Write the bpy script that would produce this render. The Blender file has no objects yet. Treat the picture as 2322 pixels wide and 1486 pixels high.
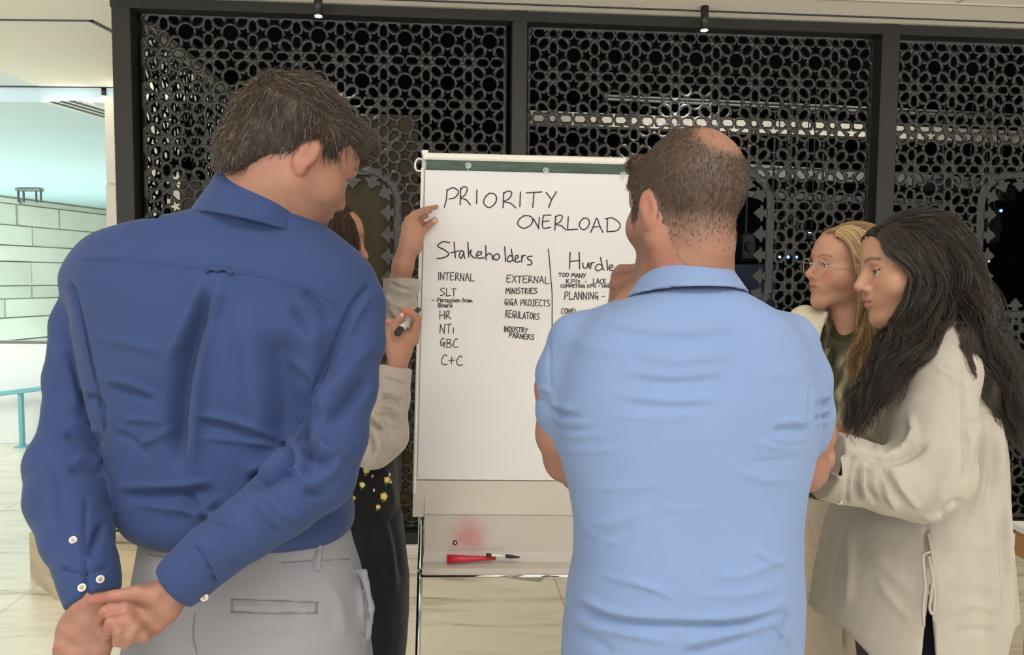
import bpy, math, random
import numpy as np
from mathutils import Vector, Matrix
from mathutils.geometry import delaunay_2d_cdt

random.seed(7); RNG = np.random.default_rng(7)
SC = bpy.context.scene
COL = SC.collection
W, H, FPX = 2322, 1486, 1700.0
CX, CY = W / 2, H / 2
PITCH, ROLL = math.radians(3.7), 0.008
CAM = np.array([0.0, 0.0, 1.52])

# ---------------------------------------------------------------- camera
R0 = np.array([1.0, 0, 0])
F0 = np.array([0, math.cos(PITCH), -math.sin(PITCH)])
U0 = np.array([0, math.sin(PITCH), math.cos(PITCH)])
RV = math.cos(ROLL) * R0 + math.sin(ROLL) * U0
UV_ = math.cos(ROLL) * U0 - math.sin(ROLL) * R0
FV = F0
cam_data = bpy.data.cameras.new('camera')
cam = bpy.data.objects.new('camera', cam_data); COL.objects.link(cam)
cam_data.sensor_fit = 'HORIZONTAL'; cam_data.sensor_width = 36.0
cam_data.lens = 36.0 * FPX / W
cam_data.clip_start = 0.02; cam_data.clip_end = 200
M = Matrix(((RV[0], UV_[0], -FV[0], CAM[0]), (RV[1], UV_[1], -FV[1], CAM[1]), (RV[2], UV_[2], -FV[2], CAM[2]), (0, 0, 0, 1)))
cam.matrix_world = M
SC.camera = cam

# ---------------------------------------------------------------- light
SC.view_settings.view_transform = 'Standard'
SC.view_settings.look = 'None'
SC.view_settings.gamma = 1.0
SC.view_settings.use_curve_mapping = False
SC.view_settings.exposure = 0.47
SC.cycles.use_denoising = True
SC.cycles.max_bounces = 6
SC.cycles.diffuse_bounces = 4
SC.cycles.glossy_bounces = 3
SC.cycles.transmission_bounces = 6
SC.cycles.transparent_max_bounces = 8
SC.cycles.sample_clamp_indirect = 4.0
world = bpy.data.worlds.new('world'); SC.world = world; world.use_nodes = True
bg = world.node_tree.nodes['Background']
bg.inputs[0].default_value = (1.0, 0.98, 0.96, 1)
wn = world.node_tree; wtc = wn.nodes.new('ShaderNodeTexCoord'); wsp = wn.nodes.new('ShaderNodeSeparateXYZ'); wmr = wn.nodes.new('ShaderNodeMapRange')
wn.links.new(wtc.outputs['Generated'], wsp.inputs[0]); wn.links.new(wsp.outputs['Z'], wmr.inputs['Value']); wn.links.new(wmr.outputs[0], bg.inputs[1])
wmr.inputs['From Min'].default_value = -0.25; wmr.inputs['From Max'].default_value = 0.1; wmr.inputs['To Min'].default_value = 2.6; wmr.inputs['To Max'].default_value = 0.38

def area(name, loc, target, sx, sy, power, color=(1, 1, 1), spread=None):
    l = bpy.data.lights.new(name, 'AREA'); l.shape = 'RECTANGLE'; l.size = sx; l.size_y = sy
    l.energy = power; l.color = color
    if spread: l.spread = math.radians(spread)
    o = bpy.data.objects.new(name, l); COL.objects.link(o)
    o.location = loc
    o.rotation_euler = (Vector(target) - Vector(loc)).to_track_quat('-Z', 'Y').to_euler()
    return o
area('ceiling_light_main', (0.2, 1.0, 3.0), (0.2, 1.2, 0), 5.0, 3.0, 190, (1, 0.965, 0.915), 120)
area('ceiling_light_rear', (0.5, -2.2, 3.0), (0.4, 1.6, 0.8), 5.0, 2.0, 75, (1, 0.97, 0.94))
area('ceiling_light_front', (0.9, 3.0, 3.02), (0.9, 3.1, 0), 3.4, 0.7, 100, (1, 0.95, 0.87), 120)
area('atrium_top_fill', (-7.0, 11.5, 2.85), (-7.2, 12.0, 0), 5.0, 8.0, 190, (0.86, 1.0, 0.98))  # unseen area lamp added under the atrium ceiling to brighten block wall and balustrade
area('atrium_bounce_fill', (-9.0, 11.0, 0.06), (-9.0, 11.0, 3), 6.0, 5.0, 85, (0.62, 0.96, 1.0))  # unseen upward lamp added in place of bounce off a sunlit floor
area('balustrade_fill', (-6.5, 4.4, 2.7), (-6.5, 7.4, 0.6), 3.0, 1.2, 60, (0.92, 1.0, 0.98))  # unseen lamp added inside the hall to whiten the balustrade
area('hall_fill', (-3.6, 6.4, 2.8), (-3.4, 6.2, 0), 1.6, 2.4, 16, (0.97, 1.0, 0.96))  # unseen lamp added to brighten what shows through the side screen

# ---------------------------------------------------------------- pixel helpers
def C(px, py, d):
    """camera frame point (right, depth, up) of a pixel at a depth"""
    return np.array([(px - CX) / FPX * d, d, (CY - py) / FPX * d])
def c2w(V):
    V = np.asarray(V, float)
    return CAM + V[..., 0:1] * RV + V[..., 1:2] * FV + V[..., 2:3] * UV_
def P(px, py, d):
    return c2w(C(px, py, d))
def w2c(V):
    V = np.asarray(V, float) - CAM
    return np.stack([V @ RV, V @ FV, V @ UV_], -1)
def ray(px, py):
    v = c2w(C(px, py, 1.0)) - CAM
    return v
def on_plane(px, py, o, n):
    v = ray(px, py)
    t = np.dot(np.asarray(o) - CAM, n) / np.dot(v, n)
    return CAM + v * t
def on_z(px, py, z=0.0):
    return on_plane(px, py, (0, 0, z), np.array([0, 0, 1.0]))

# ---------------------------------------------------------------- materials
def mat(name, base, rough=0.6, metal=0.0, spec=0.5, noise=None, bump=None, sheen=0, emit=None, attr=None, sss=0, alpha=None, coat=0, trans=0):
    """noise=(scale, amount, (stretch xyz)) colour mottling; bump=(scale, strength, (stretch))"""
    m = bpy.data.materials.new(name); m.use_nodes = True
    nt = m.node_tree; N = nt.nodes; L = nt.links
    b = N['Principled BSDF']
    b.inputs['Base Color'].default_value = (*base, 1)
    b.inputs['Roughness'].default_value = rough
    b.inputs['Metallic'].default_value = metal
    b.inputs['Specular IOR Level'].default_value = spec
    if sheen: b.inputs['Sheen Weight'].default_value = sheen; b.inputs['Sheen Roughness'].default_value = 0.48
    if coat: b.inputs['Coat Weight'].default_value = coat; b.inputs['Coat Roughness'].default_value = 0.15
    if trans: b.inputs['Transmission Weight'].default_value = trans
    if alpha is not None: b.inputs['Alpha'].default_value = alpha
    if sss:
        b.inputs['Subsurface Weight'].default_value = sss
        b.inputs['Subsurface Radius'].default_value = (1, 0.35, 0.2); b.inputs['Subsurface Scale'].default_value = 0.008
    if emit: b.inputs['Emission Color'].default_value = (*emit[0], 1); b.inputs['Emission Strength'].default_value = emit[1]
    tc = N.new('ShaderNodeTexCoord')
    def tex(scale, stretch, detail=4):
        mp = N.new('ShaderNodeMapping'); mp.inputs['Scale'].default_value = stretch
        L.new(tc.outputs['Object'], mp.inputs['Vector'])
        t = N.new('ShaderNodeTexNoise'); t.inputs['Scale'].default_value = scale; t.inputs['Detail'].default_value = detail
        L.new(mp.outputs[0], t.inputs['Vector'])
        return t
    src = None
    if attr:
        a = N.new('ShaderNodeAttribute'); a.attribute_name = attr; src = a.outputs['Color']
    if noise:
        t = tex(noise[0], noise[2] if len(noise) > 2 else (1, 1, 1))
        mr = N.new('ShaderNodeMapRange'); mr.inputs['To Min'].default_value = 1 - noise[1]; mr.inputs['To Max'].default_value = 1 + noise[1]
        mr.inputs['From Min'].default_value = 0.25; mr.inputs['From Max'].default_value = 0.75
        L.new(t.outputs['Fac'], mr.inputs['Value'])
        mx = N.new('ShaderNodeVectorMath'); mx.operation = 'SCALE'
        if src: L.new(src, mx.inputs[0])
        else: mx.inputs[0].default_value = base
        L.new(mr.outputs[0], mx.inputs['Scale'])
        src = mx.outputs[0]
    if src: L.new(src, b.inputs['Base Color'])
    if bump:
        t = tex(bump[0], bump[2] if len(bump) > 2 else (1, 1, 1), 3)
        bp = N.new('ShaderNodeBump'); bp.inputs['Strength'].default_value = bump[1]; bp.inputs['Distance'].default_value = 0.002
        L.new(t.outputs['Fac'], bp.inputs['Height']); L.new(bp.outputs[0], b.inputs['Normal'])
    return m

# ---------------------------------------------------------------- object helpers
def tag(o, label=None, cat=None, group=None, kind=None):
    if label: o['label'] = label
    if cat: o['category'] = cat
    if group: o['group'] = group
    if kind: o['kind'] = kind
    return o
def empty(name, loc, label, cat, group=None):
    o = bpy.data.objects.new(name, None); COL.objects.link(o); o.location = Vector(loc); o.empty_display_size = 0.1
    return tag(o, label, cat, group)
def mesh_obj(name, V, Fc, m, parent=None, smooth=False, label=None, colors=None):
    """V world coordinates; Fc list of faces or (n,4) array"""
    V = np.asarray(V, float)
    if parent is not None:
        V = V - np.array(parent.matrix_world.translation if parent.parent is None and parent.type != 'EMPTY' else world_loc(parent))
        org = None
    me = bpy.data.meshes.new(name)
    if parent is None:
        org = V.mean(0) if len(V) else np.zeros(3)
        org[2] = V[:, 2].min()
        V = V - org
    if isinstance(Fc, np.ndarray):
        nf, k = Fc.shape
        me.vertices.add(len(V)); me.vertices.foreach_set('co', V.astype(np.float32).ravel())
        me.loops.add(nf * k); me.loops.foreach_set('vertex_index', Fc.astype(np.int32).ravel())
        me.polygons.add(nf); me.polygons.foreach_set('loop_start', np.arange(0, nf * k, k, dtype=np.int32))
        try: me.polygons.foreach_set('loop_total', np.full(nf, k, dtype=np.int32))
        except Exception: pass
        me.update(calc_edges=True)
    else:
        me.from_pydata([tuple(v) for v in V], [], [tuple(int(i) for i in f) for f in Fc]); me.update()
    if smooth: me.polygons.foreach_set('use_smooth', np.ones(len(me.polygons), dtype=bool))
    if colors is not None:
        a = me.color_attributes.new('col', 'FLOAT_COLOR', 'POINT')
        cc = np.ones((len(V), 4), np.float32); cc[:, :3] = colors
        a.data.foreach_set('color', cc.ravel())
    o = bpy.data.objects.new(name, me); COL.objects.link(o)
    if m is not None: me.materials.append(m)
    if parent is not None: o.parent = parent
    else: o.location = Vector(org)
    if label: o['label'] = label
    return o
def world_loc(o):
    l = np.array(o.location)
    while o.parent: o = o.parent; l = l + np.array(o.location)
    return l

class MB:
    """collects boxes, tubes, lathes, prisms in world coordinates"""
    def __init__(s): s.V = []; s.F = []; s.n = 0
    def add(s, V, F):
        V = np.asarray(V, float); s.V.append(V); s.F += [tuple(i + s.n for i in f) for f in F]; s.n += len(V); return s
    def box(s, o, ax, ay, az, bev=0.0):
        """corner o, edge vectors"""
        o, ax, ay, az = [np.asarray(v, float) for v in (o, ax, ay, az)]
        if bev <= 0:
            V = [o + ax * i + ay * j + az * k for k in (0, 1) for j in (0, 1) for i in (0, 1)]
            F = [(0, 2, 3, 1), (4, 5, 7, 6), (0, 1, 5, 4), (2, 6, 7, 3), (0, 4, 6, 2), (1, 3, 7, 5)]
            return s.add(V, F)
        lx, ly, lz = [np.linalg.norm(v) for v in (ax, ay, az)]; b = min(bev, lx / 2.1, ly / 2.1, lz / 2.1)
        bx, by, bz = ax / lx * b, ay / ly * b, az / lz * b
        V = []
        def outline(sh):
            x0, x1, y0, y1 = bx, ax - bx, by, ay - by
            i = 0.0 if not sh else 1.0
            pts = [x0 + i * 0 * by, x1, ax + y0, ax + y1, x1 + ay, x0 + ay, y1, y0]
            if sh:
                c = ax / 2 + ay / 2
                pts = [c + (p - c) * np.array(1.0) for p in pts]
                out = []
                for p in pts:
                    u = np.dot(p, ax) / lx ** 2; v = np.dot(p, ay) / ly ** 2
                    u = min(max(u, b / lx), 1 - b / lx); v = min(max(v, b / ly), 1 - b / ly)
                    out.append(ax * u + ay * v)
                pts = out
            return pts
        for sh, z in ((1, 0 * az), (0, bz), (0, az - bz), (1, az)):
            V += [o + p + z for p in outline(sh)]
        F = [tuple(range(7, -1, -1)), tuple(range(24, 32))]
        for r in range(3):
            for i in range(8):
                j = (i + 1) % 8
                F.append((r * 8 + i, r * 8 + j, r * 8 + 8 + j, r * 8 + 8 + i))
        return s.add(V, F)
    def tube(s, pts, r, n=10, cap=True):
        pts = np.asarray(pts, float); m = len(pts)
        r = np.full(m, r, float) if np.isscalar(r) else np.asarray(r, float)
        T = np.gradient(pts, axis=0); T /= np.linalg.norm(T, axis=1)[:, None] + 1e-12
        up = np.array([0, 0, 1.0]) if abs(T[0][2]) < 0.9 else np.array([1.0, 0, 0])
        V = []; a = np.cross(T[0], up); a /= np.linalg.norm(a)
        for i in range(m):
            a = a - T[i] * np.dot(a, T[i]); a /= np.linalg.norm(a) + 1e-12
            b = np.cross(T[i], a)
            for k in range(n):
                t = 2 * math.pi * k / n
                V.append(pts[i] + r[i] * (a * math.cos(t) + b * math.sin(t)))
        F = [(i * n + k, i * n + (k + 1) % n, (i + 1) * n + (k + 1) % n, (i + 1) * n + k) for i in range(m - 1) for k in range(n)]
        if cap: F += [tuple(range(n - 1, -1, -1)), tuple(range((m - 1) * n, m * n))]
        return s.add(V, F)
    def ball(s, c, r, n=14, m=8):
        c = np.asarray(c, float); r = np.broadcast_to(np.asarray(r, float), (3,))
        V = [c + r * np.array([math.sin(p) * math.cos(t), math.sin(p) * math.sin(t), math.cos(p)])
             for p in np.linspace(0.05, math.pi - 0.05, m) for t in np.linspace(0, 2 * math.pi, n, endpoint=False)]
        F = [(i * n + k, (i + 1) * n + k, (i + 1) * n + (k + 1) % n, i * n + (k + 1) % n) for i in range(m - 1) for k in range(n)]
        F += [tuple(range(n)), tuple(range(m * n - 1, (m - 1) * n - 1, -1))]
        return s.add(V, F)
    def prism(s, poly, off):
        """closed polygon (world points) extruded by off"""
        poly = np.asarray(poly, float); n = len(poly); off = np.asarray(off, float)
        V = np.vstack([poly, poly + off])
        F = [tuple(range(n - 1, -1, -1)), tuple(range(n, 2 * n))] + [(i, (i + 1) % n, n + (i + 1) % n, n + i) for i in range(n)]
        return s.add(V, F)
    def build(s, name, m, parent=None, smooth=False, label=None):
        return mesh_obj(name, np.vstack(s.V), s.F, m, parent, smooth, label)
def catmull(pts, n=6):
    pts = np.asarray(pts, float)
    if len(pts) < 3: return np.array([pts[0] + (pts[-1] - pts[0]) * t for t in np.linspace(0, 1, n + 1)])
    Pp = np.vstack([2 * pts[0] - pts[1], pts, 2 * pts[-1] - pts[-2]]); out = []
    for i in range(1, len(Pp) - 2):
        for t in np.linspace(0, 1, n, endpoint=False):
            a, b, c, d = Pp[i - 1], Pp[i], Pp[i + 1], Pp[i + 2]
            out.append(0.5 * (2 * b + (c - a) * t + (2 * a - 5 * b + 4 * c - d) * t * t + (3 * b - a - 3 * c + d) * t ** 3))
    out.append(pts[-1]); return np.array(out)
# ================================================================ materials of the place
X = np.array([1.0, 0, 0]); Y = np.array([0, 1.0, 0]); Z = np.array([0, 0, 1.0])
PSI = math.radians(4.5)
T_ = np.array([math.cos(PSI), math.sin(PSI), 0]); N_ = np.array([-math.sin(PSI), math.cos(PSI), 0])
POD_O = on_z(930, 1250, 0)

def marble(name):
    m = bpy.data.materials.new(name); m.use_nodes = True; nt = m.node_tree; N = nt.nodes; L = nt.links
    b = N['Principled BSDF']; b.inputs['Roughness'].default_value = 0.28
    g = N.new('ShaderNodeNewGeometry')
    mp = N.new('ShaderNodeMapping'); mp.inputs['Rotation'].default_value = (0, 0, 0.06); mp.inputs['Scale'].default_value = (0.55, 4.0, 1)
    L.new(g.outputs['Position'], mp.inputs['Vector'])
    n1 = N.new('ShaderNodeTexNoise'); n1.inputs['Scale'].default_value = 3.0; n1.inputs['Detail'].default_value = 9; n1.inputs['Roughness'].default_value = 0.62; n1.inputs['Distortion'].default_value = 0.6
    L.new(mp.outputs[0], n1.inputs['Vector'])
    cr = N.new('ShaderNodeValToRGB'); e = cr.color_ramp.elements
    e[0].position = 0.30; e[0].color = (0.52, 0.46, 0.35, 1); e[1].position = 0.52; e[1].color = (0.95, 0.90, 0.745, 1)
    x = e.new(0.42); x.color = (0.86, 0.79, 0.63, 1)
    L.new(n1.outputs['Fac'], cr.inputs[0])
    br = N.new('ShaderNodeTexBrick'); br.inputs['Scale'].default_value = 1.0
    br.offset = 0.5; br.inputs['Mortar Size'].default_value = 0.004; br.inputs['Brick Width'].default_value = 1.3; br.inputs['Row Height'].default_value = 0.85
    br.inputs['Color1'].default_value = (1, 1, 1, 1); br.inputs['Color2'].default_value = (0.94, 0.94, 0.94, 1); br.inputs['Mortar'].default_value = (0.62, 0.6, 0.55, 1)
    m2 = N.new('ShaderNodeMapping'); m2.inputs['Rotation'].default_value = (0, 0, math.radians(85)); m2.inputs['Location'].default_value = (0.55, 0.30, 0)
    L.new(g.outputs['Position'], m2.inputs['Vector']); L.new(m2.outputs[0], br.inputs['Vector'])
    mul = N.new('ShaderNodeMixRGB'); mul.blend_type = 'MULTIPLY'; mul.inputs[0].default_value = 1
    L.new(cr.outputs[0], mul.inputs[1]); L.new(br.outputs[0], mul.inputs[2]); L.new(mul.outputs[0], b.inputs['Base Color'])
    return m
M_floor = marble('cream_marble')
M_ceil = mat('ceiling_plaster', (0.93, 0.88, 0.78), 0.8, noise=(1.5, 0.02))
M_ceilw = mat('ceiling_white', (0.78, 0.84, 0.86), 0.8, noise=(1.2, 0.02)); M_ceila = mat('ceiling_pale_blue', (0.66, 0.83, 0.90), 0.8, noise=(1.2, 0.02))
M_cream = mat('cream_stone', (0.72, 0.66, 0.56), 0.6, noise=(3, 0.06, (1, 1, 3)))
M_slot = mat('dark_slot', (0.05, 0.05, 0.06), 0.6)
M_dark = mat('dark_bronze', (0.017, 0.0165, 0.0145), 0.42, spec=0.45, noise=(2, 0.12), bump=(120, 0.05))
M_lat = mat('lattice_metal', (0.0105, 0.0103, 0.0094), 0.40, spec=0.6, noise=(1.3, 0.12))
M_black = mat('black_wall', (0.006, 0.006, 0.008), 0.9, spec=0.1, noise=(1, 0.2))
M_brown = mat('olive_board', (0.036, 0.027, 0.0125), 0.6, spec=.2, noise=(2.2, 0.4, (2.2, 2.2, 0.5)))
M_white = mat('white_paint', (0.82, 0.81, 0.78), 0.4, noise=(2, 0.02))
M_blk = mat('black_metal', (0.012, 0.012, 0.013), 0.4, noise=(3, 0.1))

# ================================================================ shell
def quad(name, pts, m, kind='structure', **k):
    o = mesh_obj(name, pts, [(0, 1, 2, 3)], m); o['kind'] = kind; return o
fl = MB().box((-16, -4, -0.1), X * 30, Y * 26, Z * 0.1).build('floor', M_floor); fl['kind'] = 'structure'
PLINTH = 0.055
def pod(u, v, w): return POD_O + T_ * u + N_ * v + Z * w
def su(px, py, v=0.0):
    """pixel -> (u, w) on the pod plane pushed back by v"""
    q = on_plane(px, py, POD_O + N_ * v, N_) - POD_O
    return float(np.dot(q, T_)), float(q[2])
CEIL = 3.10
uL = su(268, 300)[0]; uR = 4.6
top_w = su(1160, 32)[1]
CEIL = top_w + 0.005
xl = pod(uL, 0, 0)
# ceiling: main slab in front of and over the screens
ceil = MB().box((-3.6, -4, CEIL), X * 14, Y * 14, Z * 0.15).build('ceiling', M_ceil); ceil['kind'] = 'structure'
def tz(o): o['kind'] = 'structure'; return o
# stepped ceiling margin along the screens: a downstand line, shadow grooves
for i, (a, b, z0) in enumerate(((-0.150, -0.138, 0.0), (-0.375, -0.36, 0.0))):
    tz(MB().box(pod(uL - 0.2, a, CEIL - 0.006), T_ * 7, N_ * (b - a), Z * 0.006).build('trim_%d' % (i + 1), M_slot if i == 0 else mat('groove', (0.5, 0.46, 0.4), 0.8, noise=(2, .05))))
M_groove = mat('pale_groove', (0.45, 0.42, 0.36), 0.8, noise=(2, .05))
for i in range(9):
    tz(MB().box(pod(uL + 0.35 + 0.66 * i, -2.4, CEIL - 0.004), T_ * 0.008, N_ * 2.02, Z * 0.005).build('trim_%d' % (i + 11), M_groove))
# hall on the far side of the pillar
def hall_z(px, py, z): return on_z(px, py, z)
yb = on_z(100, 198, CEIL)[1]
tz(MB().box((-16, -4, CEIL + 0.002), X * 12.4, Y * (4 + yb), Z * 0.15).build('ceiling_hall', M_ceilw))
zl = CEIL - 0.11
tz(MB().box((-16, yb, zl), X * 13.6, Y * 16, Z * 0.28).build('ceiling_atrium', M_ceila))
a = on_z(0, 39, CEIL); b = on_z(210, 45, CEIL); c = on_z(272, 77, CEIL)
d1 = (c - b) / np.linalg.norm(c - b)
tz(MB().box(a + [-4, 0, -0.004], (b - a) + [4, 0, 0], Y * 0.022, Z * 0.006).build('trim_4', M_slot))
tz(MB().box(b - Z * 0.004, d1 * 2.5, np.cross(Z, d1) * 0.03, Z * 0.006).build('trim_5', M_slot))
tz(MB().box(np.array([-16, yb - 0.03, CEIL - 0.004]), X * 13, Y * 0.025, Z * 0.006).build('trim_6', M_slot))
# air diffuser slots in the atrium ceiling
p0, p1 = on_z(100, 228, zl), on_z(240, 268, zl)
dv = (p1 - p0); dv /= np.linalg.norm(dv); sd = np.cross(dv, Z)
dif = empty('air_diffuser', p0 - Z * 0.01, 'long slotted white air diffuser in the pale ceiling beside the cream column', 'air diffuser')
MB().box(p0 - Z * 0.012 - sd * 0.02, dv * 3.0, sd * 0.34, Z * 0.014).build('diffuser_frame', M_white, dif)
for k in range(3):
    MB().box(p0 - Z * 0.016 + sd * (0.05 + 0.085 * k), dv * 3.0, sd * 0.035, Z * 0.006).build('slot', M_slot, dif)
# column behind the pillar
u0 = on_z(240, 1000, 0)
colx = P(242, 500, 5.6)
tz(MB().box((colx[0], colx[1], 0), X * 0.55, Y * 0.5, Z * 2.2).build('column_lower', M_cream))
tz(MB().box((colx[0] + 0.004, colx[1] + 0.004, 2.205), X * 0.55, Y * 0.5, Z * (zl - 2.205 + 0.0)).build('column_upper', M_cream))
# far block wall of the atrium, seen along its length
A = on_z(0, 443, zl); A2 = on_z(245, 475, zl)
wd = (A2 - A); wd[2] = 0; wd /= np.linalg.norm(wd); wn = np.cross(wd, Z); wn = wn if wn[0] > 0 else -wn
M_block = mat('relief_stone', (0.70, 0.70, 0.60), 0.7, noise=(1.6, 0.05), bump=(14, 0.2))
M_block2 = mat('relief_stone_dark', (0.60, 0.61, 0.51), 0.7, noise=(1.6, 0.05), bump=(14, 0.2))
wb = A - wd * 5; wb[2] = -1.5
tz(MB().box(wb - wn * 0.3, wd * 22, wn * 0.3, Z * (zl + 1.5)).build('wall_atrium', mat('relief_joint', (0.36, 0.37, 0.30), 0.8, noise=(1.6, 0.05))))
rr = random.Random(3); blk = MB(); blk2 = MB(); x = 0.0
zrows = [-0.6, 0.0, 0.42, 0.80, 1.12, 1.34, 1.75, 2.02, 2.36, 2.72, zl - 0.02]
for r in range(len(zrows) - 1):
    x = rr.uniform(0, 1.0)
    while x < 14:
        L_ = rr.choice([0.9, 1.3, 1.8, 2.4]); hgt = zrows[r + 1] - zrows[r]
        if rr.random() < 0.97:
            (blk if rr.random() < 0.6 else blk2).box(wb + wd * x + Z * (zrows[r] + 1.5 + 0.01), wd * (L_ - 0.05), wn * rr.uniform(0.015, 0.06), Z * (hgt - 0.022))
        x += L_
tz(blk.build('wall_relief', M_block)); tz(blk2.build('wall_relief_dark', M_block2))  # blocks picked at random get the darker stone
tz(MB().box((-16, 20.5, -1.5), X * 13, Y * 0.2, Z * 6).build('wall_atrium_end', M_ceilw))
# white balustrade, dark top rail and blue guard rail
q0 = on_z(-200, 1005, 0); q1 = on_z(300, 1002, 0); yb2 = q0[1]
ztop = float(on_plane(50, 779, (0, yb2, 0), Y)[2])
bal = empty('balustrade', (q0[0], yb2, 0), 'bright white balustrade with thin dark top rail beyond the marble floor', 'balustrade')
M_balw = mat('white_glass', (0.93, 0.95, 0.95), 0.35, noise=(1, 0.01))
MB().box((q0[0] - 3, yb2, 0.0), X * 6.2, Y * 0.06, Z * ztop, bev=0.004).build('panel', M_balw, bal)
MB().box((q0[0] - 3, yb2 - 0.01, ztop), X * 6.2, Y * 0.08, Z * 0.022, bev=0.004).build('top_rail', mat('rail_grey', (0.22, 0.20, 0.18), 0.4, noise=(2, 0.05)), bal)
M_teal = mat('teal_steel', (0.22, 0.52, 0.60), 0.45, noise=(4, 0.06))
gr = empty('guard_rail', P(52, 1000, yb2 - 0.12), 'teal steel guard rail on one post in front of the white balustrade', 'rail')
dy = yb2 - 0.12
pb = on_plane(52, 1002, (0, dy, 0), Y); pt = on_plane(52, 888, (0, dy, 0), Y)
MB().box((pb[0] - 0.022, dy - 0.02, 0), X * 0.036, Y * 0.036, Z * (pt[2]), bev=0.003).build('post', M_teal, gr)
ra = on_plane(-260, 925, (0, dy, 0), Y); rb = on_plane(200, 868, (0, dy, 0), Y)
MB().box(ra + [0, -0.04, -0.02], rb - ra, Y * 0.07, Z * 0.038, bev=0.006).build('handrail', M_teal, gr)
MB().box((pb[0] - 0.05, dy - 0.05, 0), X * 0.10, Y * 0.10, Z * 0.012).build('base_plate', M_teal, gr)
# small ceiling fitting in the atrium
f0 = on_z(37, 425, zl)
fit = empty('ceiling_fitting', f0 - Z * 0.22, 'small grey bracket-shaped fitting hanging under the far pale ceiling', 'ceiling fitting')
MB().box(f0 + [-0.02, 0, -0.05], X * 0.36, Y * 0.12, Z * 0.04).build('bar', mat('fitting_grey', (0.14, 0.17, 0.16), 0.5, noise=(3, 0.1)), fit)
for dx in (-0.01, 0.07, 0.26, 0.33):
    MB().box(f0 + [dx, 0.03, -0.22], X * 0.015, Y * 0.03, Z * 0.18).build('leg', M_slot, fit)

# ================================================================ pod frame
FW = 0.10
def post(name, pxa, pxb):
    ua, ub = su(pxa, 300)[0], su(pxb, 300)[0]
    return tz(MB().box(pod(ua, -0.06, PLINTH), T_ * (ub - ua), N_ * 0.14, Z * (top_w - PLINTH), bev=0.004).build(name, M_dark))
post('column_corner', 270, 312); post('column_middle', 1158, 1192); post('column_far', 1980, 2020)
wb0 = su(700, 52)[1]
tz(MB().box(pod(uL, -0.065, top_w - 0.058), T_ * (uR - uL), N_ * 0.08, Z * 0.053, bev=0.004).build('beam_top', M_dark))
tz(MB().box(pod(uL, -0.08, 0), T_ * (uR - uL), N_ * 0.2, Z * PLINTH, bev=0.005).build('baseboard_screen', M_white))
tz(MB().box(pod(uL, -0.05, PLINTH), T_ * (uR - uL), N_ * 0.1, Z * 0.06, bev=0.004).build('beam_bottom', M_dark))
# dark room behind
D = 3.4
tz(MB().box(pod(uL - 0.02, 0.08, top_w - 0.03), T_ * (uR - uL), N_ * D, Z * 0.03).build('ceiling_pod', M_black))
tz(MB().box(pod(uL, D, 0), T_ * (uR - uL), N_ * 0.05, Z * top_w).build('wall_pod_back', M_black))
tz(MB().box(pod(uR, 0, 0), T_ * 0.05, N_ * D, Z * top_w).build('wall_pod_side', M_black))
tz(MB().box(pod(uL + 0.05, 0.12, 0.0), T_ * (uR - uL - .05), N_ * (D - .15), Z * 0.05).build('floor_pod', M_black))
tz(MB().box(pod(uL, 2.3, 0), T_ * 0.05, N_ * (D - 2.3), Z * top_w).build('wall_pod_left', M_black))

# ================================================================ lattice
TILE = 0.228
def rosette():
    """holes of one tile, node (small star) at the origin, unit tile -0.5..0.5"""
    H_ = []
    st = []
    for k in range(16):
        r = 0.088 if k % 2 == 0 else 0.066
        t = math.pi * k / 8; st.append((r * math.cos(t), r * math.sin(t)))
    H_.append(st)
    for k in range(8):
        t = math.pi * k / 4; c, s = math.cos(t), math.sin(t)
        if k % 2 == 0: pt = [(.19, 0), (.25, .078), (.405, .078), (.457, .04), (.457, -.04), (.405, -.078), (.25, -.078)]
        else: pt = [(.19, 0), (.25, .08), (.39, .08), (.465, .035), (.465, -.035), (.39, -.08), (.25, -.08)]
        H_.append([(x * c - y * s, x * s + y * c) for x, y in pt])
        t2 = t + math.pi / 8; c2, s2 = math.cos(t2), math.sin(t2)
        H_.append([(.155 * c2 + .013 * math.cos(a), .155 * s2 + .013 * math.sin(a)) for a in (0, 2.1, 4.2)])
    H_.append([(.5 + .178 * math.cos(math.pi / 8 + math.pi * k / 4), .5 + .178 * math.sin(math.pi / 8 + math.pi * k / 4)) for k in range(8)])
    for cx, cy, a0 in ((.5, .185, -90), (.5, -.185 + 1, 90), (.185, .5, 180), (.815, .5, 0)):
        H_.append([(cx + r * math.cos(math.radians(a0 + 36 * k)), cy + r * math.sin(math.radians(a0 + 36 * k))) for k in range(10) for r in ((.160 if k % 2 == 0 else .064),)])
    def ccw(p):
        a = sum(p[i][0] * p[(i + 1) % len(p)][1] - p[(i + 1) % len(p)][0] * p[i][1] for i in range(len(p)))
        return p if a > 0 else p[::-1]
    return [ccw(p) for p in H_]
ROS = rosette()
def round_rect(x0, x1, y0, y1, r, n=6):
    out = []
    for cx, cy, a in ((x1 - r, y1 - r, 0), (x0 + r, y1 - r, 90), (x0 + r, y0 + r, 180), (x1 - r, y0 + r, 270)):
        out += [(cx + r * math.cos(math.radians(a + 90 * i / n)), cy + r * math.sin(math.radians(a + 90 * i / n))) for i in range(n + 1)]
    return out
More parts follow.
